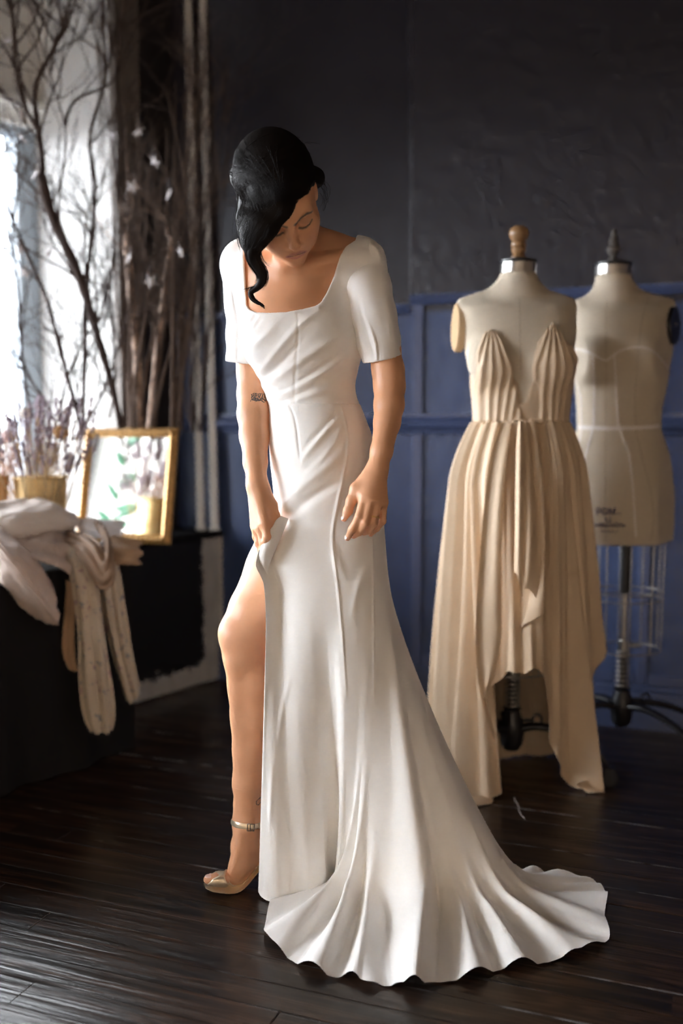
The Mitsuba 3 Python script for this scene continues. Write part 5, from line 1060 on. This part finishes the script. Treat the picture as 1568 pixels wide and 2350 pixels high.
def sheet(name, label, rows, m, cat_='scarf', n=(40, 60), wrinkle=.004, seed=0, th_=.0025):
    g_ = np.array([bez(PP(*r), n[1]) for r in rows]); a = np.stack([bez(g_[:, j], n[0]) for j in range(n[1])], 1)
    s_ = grid_mesh(a); v = np.array(s_.vertices); nn = np.array(s_.vertex_normals); v = v + nn * (.0075 * np.sin(np.linspace(0, 5 * math.pi, s_.vertices.shape[0] // n[1]))[:, None] * np.linspace(.4, 1, n[1])[None]).reshape(-1, 1); v = v + nn * ((meshkit.fbm(v * [26, 26, 9] + seed, 3, seed) - .5) * 2 * wrinkle)[:, None]
    k = thing(name, label, cat_); add('cloth', thicken(tm(v, s_.faces), th_), m, k, smooth=True); return k, v.reshape(a.shape)
def fringe(k, edge, m):
    add('hem', tube(edge, .0022, 6), m, k, smooth=True)
k, e = sheet('scarf', 'long pale floral scarf hanging almost to the floor', [[(118, 1268, 2.96), (150, 1290, 2.84), (168, 1360, 2.79), (180, 1500, 2.78), (186, 1620, 2.78), (208, 1680, 2.785)], [(140, 1252, 2.96), (172, 1280, 2.82), (192, 1360, 2.770), (206, 1500, 2.76), (214, 1620, 2.765), (228, 1682, 2.775)],
    [(165, 1240, 2.98), (200, 1275, 2.82), (216, 1360, 2.775), (232, 1500, 2.765), (244, 1620, 2.77), (246, 1681, 2.78)], [(185, 1232, 2.99), (214, 1275, 2.85), (226, 1360, 2.80), (246, 1500, 2.785), (264, 1620, 2.785), (258, 1676, 2.79)]], 'mat_floral_cloth', seed=2); fringe(k, e[:, -1], 'mat_floral_cloth')
k, e = sheet('scarf', 'shorter pale floral scarf hanging to the right of the longest one', [[(212, 1262, 2.97), (224, 1300, 2.88), (234, 1400, 2.86), (262, 1520, 2.855), (290, 1608, 2.855)], [(236, 1258, 2.98), (250, 1300, 2.86), (262, 1400, 2.84), (284, 1520, 2.84), (304, 1610, 2.85)], [(256, 1256, 3.0), (276, 1310, 2.88), (290, 1400, 2.86), (310, 1520, 2.86), (322, 1572, 2.865)]], 'mat_floral_cloth', seed=5); fringe(k, e[:, -1], 'mat_floral_cloth')
k, e = sheet('scarf', 'brown satin scarf looped over the edge of the bench', [[(132, 1240, 2.96), (165, 1262, 2.86), (196, 1300, 2.78), (232, 1352, 2.745), (258, 1340, 2.755), (258, 1270, 2.80), (238, 1206, 2.97)], [(150, 1226, 2.98), (186, 1246, 2.84), (216, 1282, 2.765), (238, 1318, 2.735), (250, 1300, 2.745), (250, 1255, 2.81), (226, 1200, 2.99)], [(168, 1214, 3.0), (204, 1228, 2.86), (232, 1252, 2.79), (240, 1270, 2.77), (242, 1262, 2.775), (236, 1230, 2.86), (214, 1196, 3.0)]], 'mat_brown_cloth', seed=7); fringe(k, e[0], 'mat_brown_cloth')
k, e = sheet('scarf', 'brown scarf end hanging behind the long floral scarf', [[(150, 1330, 2.83), (146, 1420, 2.825), (144, 1500, 2.825), (160, 1532, 2.825)], [(176, 1340, 2.82), (172, 1420, 2.815), (172, 1500, 2.815), (178, 1540, 2.82)]], 'mat_tan_cloth', seed=4); fringe(k, e[:, -1], 'mat_tan_cloth')
k, e = sheet('folded_cloth', 'folded tan cloth at the right end of the heap', [[(232, 1232, 3.02), (262, 1232, 2.97), (300, 1240, 2.97), (322, 1250, 3.02)], [(232, 1246, 2.96), (262, 1250, 2.90), (300, 1256, 2.90), (324, 1262, 2.98)], [(236, 1268, 2.93), (268, 1278, 2.87), (302, 1282, 2.88), (322, 1284, 2.96)], [(244, 1284, 2.95), (270, 1294, 2.91), (302, 1292, 2.92), (318, 1290, 2.98)]], 'mat_tan_cloth', 'cloth', seed=11); fringe(k, e[-1], 'mat_tan_cloth')
k, e = sheet('folded_cloth', 'white crumpled cloth in front of the gilt mirror', [[(176, 1196, 3.10), (206, 1190, 3.06), (250, 1192, 3.05), (284, 1200, 3.10)], [(178, 1212, 3.02), (212, 1208, 2.99), (250, 1210, 2.99), (282, 1212, 3.05)], [(182, 1232, 2.97), (214, 1236, 2.93), (252, 1232, 2.94), (280, 1228, 3.0)]], 'mat_paper_white', 'cloth', wrinkle=.010, seed=13); fringe(k, e[-1], 'mat_paper_white')
k, e = sheet('folded_cloth', 'crumpled rose brown cloth between the two cushions', [[(-30, 1238, 2.92), (40, 1226, 2.90), (90, 1222, 2.92), (150, 1236, 2.95)], [(-30, 1258, 2.84), (40, 1252, 2.81), (96, 1246, 2.82), (156, 1264, 2.87)], [(-30, 1276, 2.79), (40, 1282, 2.75), (98, 1290, 2.75), (160, 1318, 2.79)]], 'mat_mauve_cloth', 'cloth', wrinkle=.016, seed=17); fringe(k, e[-1], 'mat_mauve_cloth')
# brass bucket of dried lavender, pot and candle on the sill
def bucket(name, label, cat_, c, r0, r1, h, m):
    k = thing(name, label, cat_)
    add('body', lathe([(0, .0), (r0 - .004, 0), (r0, .004), (r1, h), (r1 + .004, h + .001), (r1 + .004, h + .006), (r1 - .003, h + .005), (r0 - .003, .010), (0, .010)], 40).apply_translation(c), m, k, smooth=35)
    add('rim', tube(np.array(c) + np.stack([(r1 + .003) * np.cos(np.linspace(0, 6.283, 48, endpoint=False)), (r1 + .003) * np.sin(np.linspace(0, 6.283, 48, endpoint=False)), np.full(48, h + .003)], 1), .0036, 8, closed=True), m, k, smooth=True); return k
ZB = .604
def at_z(px, py_top, Y, h): c = P(px, py_top, Y); c[2] = ZB; return c
cb = at_z(92, 1095, 3.16, 0); bh = P(92, 1098, 3.16)[2] - ZB
bucket('bucket', 'brass bucket full of dried lavender on the window sill', 'bucket', cb, .072, .082, bh, 'mat_brass_tin')
lav = thing('lavender_bunch', 'bunch of dried lavender standing in the brass bucket', 'dried flowers'); st_, hd_ = [], []
for k in range(120):
    a, r = ro.uniform(0, 6.28), .066 * math.sqrt(ro.uniform(0, 1)); b = cb + [r * math.cos(a), r * math.sin(a), bh * .35]; L = ro.uniform(.22, .42)
    tip = b + [1.9 * r * math.cos(a) + ro.normal(0, .02), 1.9 * r * math.sin(a) + ro.normal(0, .02), L]; mid = (b + tip) / 2 + [ro.normal(0, .008), ro.normal(0, .008), 0]
    st_.append(tube(bez([b, mid, tip], 7), .0011, 4)); d = (tip - mid); d /= np.linalg.norm(d)
    for j in range(5): 
        s_ = trimesh.creation.icosphere(0, 1.0); v = np.array(s_.vertices) * [.0062, .0062, .008]; hd_.append(tm(v + tip - d * .013 * j + ro.normal(0, .002, 3), s_.faces))
add('stems', cat(st_), 'mat_straw', lav, kind='stuff'); add('flower_heads', cat(hd_), 'mat_lavender', lav, kind='stuff')
def blossom(c, r, m, label, n=24):
    k = thing('dried_flower', label, 'dried flower'); ms = []
    for i in range(n):
        d = ro.normal(0, 1, 3); d[1] -= .6; d /= np.linalg.norm(d); q = trimesh.creation.icosphere(1, 1.0); v = np.array(q.vertices) * [r * .42, r * .42, r * .16]; M = frame_from(np.cross(d, [.1, .2, 1]), d)[:3, :3]; ms.append(tm(v @ M.T + c + d * r * .6, q.faces))
    add('petals', cat(ms), m, k, smooth=True, kind='stuff'); add('stem', tube(bez([np.array(c), np.array(c) + [.006, .0, -.06], (np.array(c) + cb + [0, 0, bh]) / 2 + [.01, 0, -.02], cb + [.02, -.01, bh * .6]], 10), .0018, 5), 'mat_straw', k, smooth=True)
blossom(P(140, 992, 3.10), .030, 'mat_petal_rust', 'rust coloured dried flower above the brass bucket')
blossom(P(118, 1040, 3.08), .018, 'mat_petal_cream', 'cream dried flower low at the right of the lavender')
blossom(P(58, 948, 3.13), .024, 'mat_petal_cream', 'cream dried flower high above the left of the lavender')
blossom(P(18, 1000, 3.12), .026, 'mat_petal_pink', 'pink dried flower at the left edge above the lavender')
cp_ = at_z(-12, 1092, 3.12, 0); bucket('flower_pot', 'rust brown pot at the left edge beside the candle', 'pot', cp_, .030, .040, P(0, 1095, 3.12)[2] - ZB, 'mat_rust_pot')
ca_ = P(24, 1150, 3.06); ca_[2] = ZB; cd = thing('candle', 'white candle in a grey glass between the pot and the brass bucket', 'candle')
add('glass', lathe([(0, 0), (.019, 0), (.021, .003), (.021, .048), (.019, .048), (.0, .046)], 28).apply_translation(ca_), 'mat_glass_grey', cd, 'grey glass holder', 35); add('wax', lathe([(0, .046), (.0165, .046), (.0175, .05), (.017, .102), (.013, .106), (0, .105)], 28).apply_translation(ca_), 'mat_wax', cd, 'white wax', 35); add('wick', tube(ca_ + np.array([[0, 0, .104], [.001, 0, .112]]), .001, 5), 'mat_bark_dark', cd)
rd = []
for k in range(26):
    b = cp_ + [ro.normal(0, .012), ro.normal(0, .012), .10]; tp = b + [ro.normal(0.015, .03), ro.normal(0, .03), ro.uniform(.14, .30)]; rd.append(tube(bez([b, (b + tp) / 2 + ro.normal(0, .006, 3), tp], 7), [.0014] * 7, 4))
    for j in range(4): s_ = trimesh.creation.icosphere(0, .0055); s_.apply_translation(tp - (tp - b) * .06 * j + ro.normal(0, .003, 3)); rd.append(s_)
hb_ = thing('dried_heather', 'pinkish dried heather in the pot at the left edge', 'dried flowers'); add('sprigs', cat(rd), 'mat_petal_pink', hb_, kind='stuff')
# bare branches
def grow(p, d, r, L, depth, out, rng, up=.25, spread=.5):
    n = 6; pts = [p]; q = np.array(p, float); dd = np.array(d, float)
    for i in range(n):
        dd = dd + rng.normal(0, .13, 3) * [1, .25, 1] + [0, 0, up * .05]; dd /= np.linalg.norm(dd); q = q + dd * L / n; pts.append(q)
    out.append(tube(bez(pts, 9), np.linspace(r, r * .55, 9), 6 if r > .003 else 4))
    if depth == 0: return
    for i in range(rng.integers(2, 4)):
        j = rng.integers(2, n + 1); e = dd + rng.normal(0, spread, 3) * [1, .15, .8]; e[2] = abs(e[2]) * .8 + .15; e /= np.linalg.norm(e); grow(pts[j], e, r * rng.uniform(.5, .65), L * rng.uniform(.55, .85), depth - 1, out, rng, up, spread)
def branch(label, path, r0, r1, Y, m, seed, twigs=7, depth=2, L=.24, group=None, sp=.5, twr=None):
    rng = np.random.default_rng(seed); k = thing('branch', label, 'branch', group); p = bez([P(x, y, Y + (yy_[0] if yy_ else 0)) for x, y, *yy_ in path], 30)
    add('limb', tube(p, np.linspace(r0, r1, 30) * (1 + .12 * np.sin(np.arange(30) * 1.7)), 8), m, k, smooth=True); out = []
    for i in range(int(twigs * 1.15)):
        j = int(rng.uniform(3, 29)); d = (p[min(j + 1, 29)] - p[j - 1]); d /= np.linalg.norm(d)
        if d[2] < 0: d = -d
        e = d + rng.normal(0, sp, 3) * [1, .15, .5]; e /= np.linalg.norm(e); grow(p[j], e, (twr or r1 * .8), L * rng.uniform(.6, 1.3), depth, out, rng, .25, sp)
    add('twigs', cat(out), m, k, kind='stuff', smooth=True)
branch('thick bare branch with a broken knob, slanting across the white bay wall', [(278, 985), (250, 860), (215, 740), (178, 625), (130, 520), (96, 402)], .010, .019, 3.42, 'mat_bark_dark', 1, 9, 2, .26, twr=.005)
branch('bare branch rising from the broken knob to the top of the window', [(96, 402), (88, 300), (84, 190), (120, 120), (150, 40), (170, -40)], .010, .005, 3.42, 'mat_bark_dark', 2, 9, 2, .28, twr=.0045)
branch('upright bare branch forking before the white bay wall', [(190, 980), (192, 900), (200, 660), (210, 540), (218, 410), (205, 320), (240, 190), (238, 90), (245, -40)], .008, .0045, 3.46, 'mat_bark_dark', 3, 13, 2, .24, twr=.0038)
branch('bare branch leaning left over the dried flowers', [(184, 1000), (180, 960), (128, 764), (105, 680), (64, 586), (20, 480), (-20, 380)], .0075, .004, 3.30, 'mat_bark_dark', 4, 9, 2, .22, twr=.0036)
branch('bare branch crossing behind the gilt mirror', [(170, 1010), (235, 905), (262, 830), (300, 700), (345, 560)], .006, .003, 3.55, 'mat_bark_dark', 5, 8, 2, .2, twr=.003)
branch('bare branch fanning over the upper left of the window', [(90, 300), (40, 180), (30, 60), (10, -40)], .007, .004, 3.36, 'mat_bark_dark', 6, 9, 2, .24, twr=.004)
branch('bare branch arching over the top of the bay wall', [(150, 290), (200, 215), (255, 190), (275, 120), (300, -30)], .0055, .003, 3.44, 'mat_bark_dark', 7, 8, 2, .2, twr=.003)
branch('slim bare branch in front of the window glass', [(75, 960), (50, 800), (40, 640), (10, 520)], .005, .003, 3.34, 'mat_bark_dark', 8, 8, 2, .2, twr=.0028)
branch('pale peeling birch branch, left of two in the corner', [(322, 985), (312, 800), (300, 660), (290, 540)], .013, .015, 3.58, 'mat_bark_birch', 9, 2, 1, .16, twr=.003)
branch('pale peeling birch branch, right of two in the corner', [(345, 985), (352, 900), (372, 720), (396, 545)], .014, .012, 3.62, 'mat_bark_birch', 10, 2, 1, .16, twr=.003)
branch('thin bare branch before the upper bay wall, left of the forking one', [(150, 560), (140, 420), (150, 300), (120, 190), (130, -30)], .004, .002, 3.40, 'mat_bark_dark', 31, 9, 2, .22, twr=.0026)
branch('thin bare branch beside the casing, right of the forking one', [(250, 960), (262, 820), (255, 640), (268, 470), (262, 330), (280, 200)], .004, .002, 3.45, 'mat_bark_dark', 32, 9, 2, .18, twr=.0024)
branch('thin bare branch low before the glass at the left edge', [(130, 985), (90, 900), (30, 820), (-20, 700)], .004, .002, 3.32, 'mat_bark_dark', 33, 8, 2, .2, twr=.0026)
branch('thin bare branch sweeping up to the right before the bay wall', [(140, 985), (150, 880), (200, 770), (262, 700)], .004, .002, 3.38, 'mat_bark_dark', 34, 8, 2, .2, twr=.0026)
rb = np.random.default_rng(77)
for k in range(19):
    x0 = rb.uniform(286, 430); x1 = x0 + rb.normal(10, 28); x2 = x1 + rb.normal(14, 34); top_ = rb.uniform(60, 480)
    branch('brown leafless branch in the bundle standing in the dark corner', [(x0, 985), ((x0 + x1) / 2, 800), (x1, 640), (x2, top_)], rb.uniform(.0045, .008), .002, 3.55 + rb.uniform(-.04, .09), 'mat_bark_brown', 100 + k, 2, 2, .2, group='brown branches bundled in the dark corner', sp=.32, twr=.0024)
for k in range(12):
    x0 = rb.uniform(400, 470); x1 = x0 + rb.normal(20, 25); 
    branch('dark thin branch in front of the pale poles', [(x0, 990), (x0 + rb.normal(0, 12), 760), (x1, 500), (x1 + rb.normal(20, 30), rb.uniform(0, 250))], .004, .0015, 3.70 + rb.uniform(-.05, .05), 'mat_bark_dark', 200 + k, 5, 2, .22, group='dark branches in front of the pale poles', sp=.35, twr=.0020)
# white paper stars hung in the branches
STARS = [(20, 92, 'high at the left edge'), (50, 262, 'above the window corner'), (52, 318, 'just under the one above the window corner'), (318, 303, 'on the brown casing, upper right'), (355, 370, 'lower right of the one on the brown casing'), (305, 428, 'tilted and dim on the brown casing'), (388, 445, 'dim, beside the dark corner'),
         (286, 474, 'at the edge of the white bay wall'), (262, 310, 'at the upper edge of the white bay wall'), (46, 572, 'beside the window frame, low'), (112, 580, 'on the thick branch'), (58, 624, 'hanging edge-on under the one by the window frame'), (296, 592, 'on the left birch branch'), (414, 578, 'nearest the pale poles'), (346, 645, 'dim, between the two birch branches'), (80, 400, 'beside the broken knob')]
for i, (x, y, where) in enumerate(STARS):
    k = thing('paper_star', f'white paper star {where}', 'star ornament', None); c = P(x, y, 3.40 if x < 260 else 3.50); r = .027; R = trimesh.transformations.euler_matrix(ro.normal(0, .5), ro.normal(0, .5), ro.uniform(0, 3))[:3, :3] if 'edge-on' not in where else trimesh.transformations.euler_matrix(.2, 1.2, .3)[:3, :3]
    ring = np.array([[(r if j % 2 == 0 else r * .42) * math.cos(j * math.pi / 5), 0, (r if j % 2 == 0 else r * .42) * math.sin(j * math.pi / 5)] for j in range(10)])
    v = np.vstack([ring, [[0, .006, 0], [0, -.006, 0]]]) @ R.T + c; f = [[j, (j + 1) % 10, 11] for j in range(10)] + [[(j + 1) % 10, j, 10] for j in range(10)]
    add('star', tm(v, f), 'mat_paper_white', k); add('thread', tube(np.array([c + ring[2] @ R.T * .9, c + [0, .004, .05]]), .0005, 4), 'mat_paper_white', k)
# rubber plant by the window, outside the picture but seen in the mirror
plant = thing('rubber_plant', 'potted plant with large green leaves, seen in the gilt mirror', 'plant')
nm = yax; mc = fpt(W_ * .5, H_ * .5, 0)
def reflected(px, py, dist):
    d = ray(px, py); d /= np.linalg.norm(d); o = np.array([0, 0, EYE]); t = ((mc - o) @ nm) / (d @ nm); h_ = o + d * t; r_ = d - 2 * (d @ nm) * nm; return h_ + r_ * dist
pc = reflected(250, 1230, .62); pc[2] = .606
add('pot', lathe([(0, 0), (.05, 0), (.065, .12), (.068, .125), (.062, .125), (.05, .11), (0, .11)], 32).apply_translation(pc), 'mat_white_pot', plant, smooth=35)
stem = bez([pc + [0, 0, .1], reflected(262, 1190, .62), reflected(275, 1130, .62), reflected(290, 1060, .63), reflected(300, 1000, .63)], 20); add('stem', tube(stem, .004, 8), 'mat_stem_green', plant, smooth=True)
def leaf(a, b, w, nrm):
    a, b = np.array(a), np.array(b); d = b - a; L = np.linalg.norm(d); d /= L; nrm = np.array(nrm, float); nrm -= d * (nrm @ d); nrm /= np.linalg.norm(nrm); s_ = np.cross(d, nrm); rows = []
    for t in np.linspace(0, 1, 14):
        ww = w * math.sin(math.pi * t ** .8) ** .8 + .0006; rows.append([a + d * L * t + s_ * ww * q + nrm * (.25 * ww * abs(q) - .12 * L * t * t) for q in np.linspace(-1, 1, 9)])
    add('leaf', thicken(grid_mesh(np.array(rows)), .0012), 'mat_leaf_green', plant, smooth=True)
for a, b, w, nn_ in (((272, 1120), (322, 1085), .026, 0), ((270, 1150), (250, 1105), .016, 1), ((268, 1170), (330, 1160), .020, 2), ((262, 1190), (368, 1145), .014, 3), ((285, 1070), (272, 1035), .018, 4), ((258, 1200), (300, 1205), .020, 5), ((255, 1205), (228, 1170), .018, 6), ((296, 1020), (330, 1000), .02, 7)):
    leaf(reflected(*a, .62), reflected(*b, .60 + .02 * nn_ / 7), w, nm + np.array([.2 * math.sin(nn_), 0, .3]))
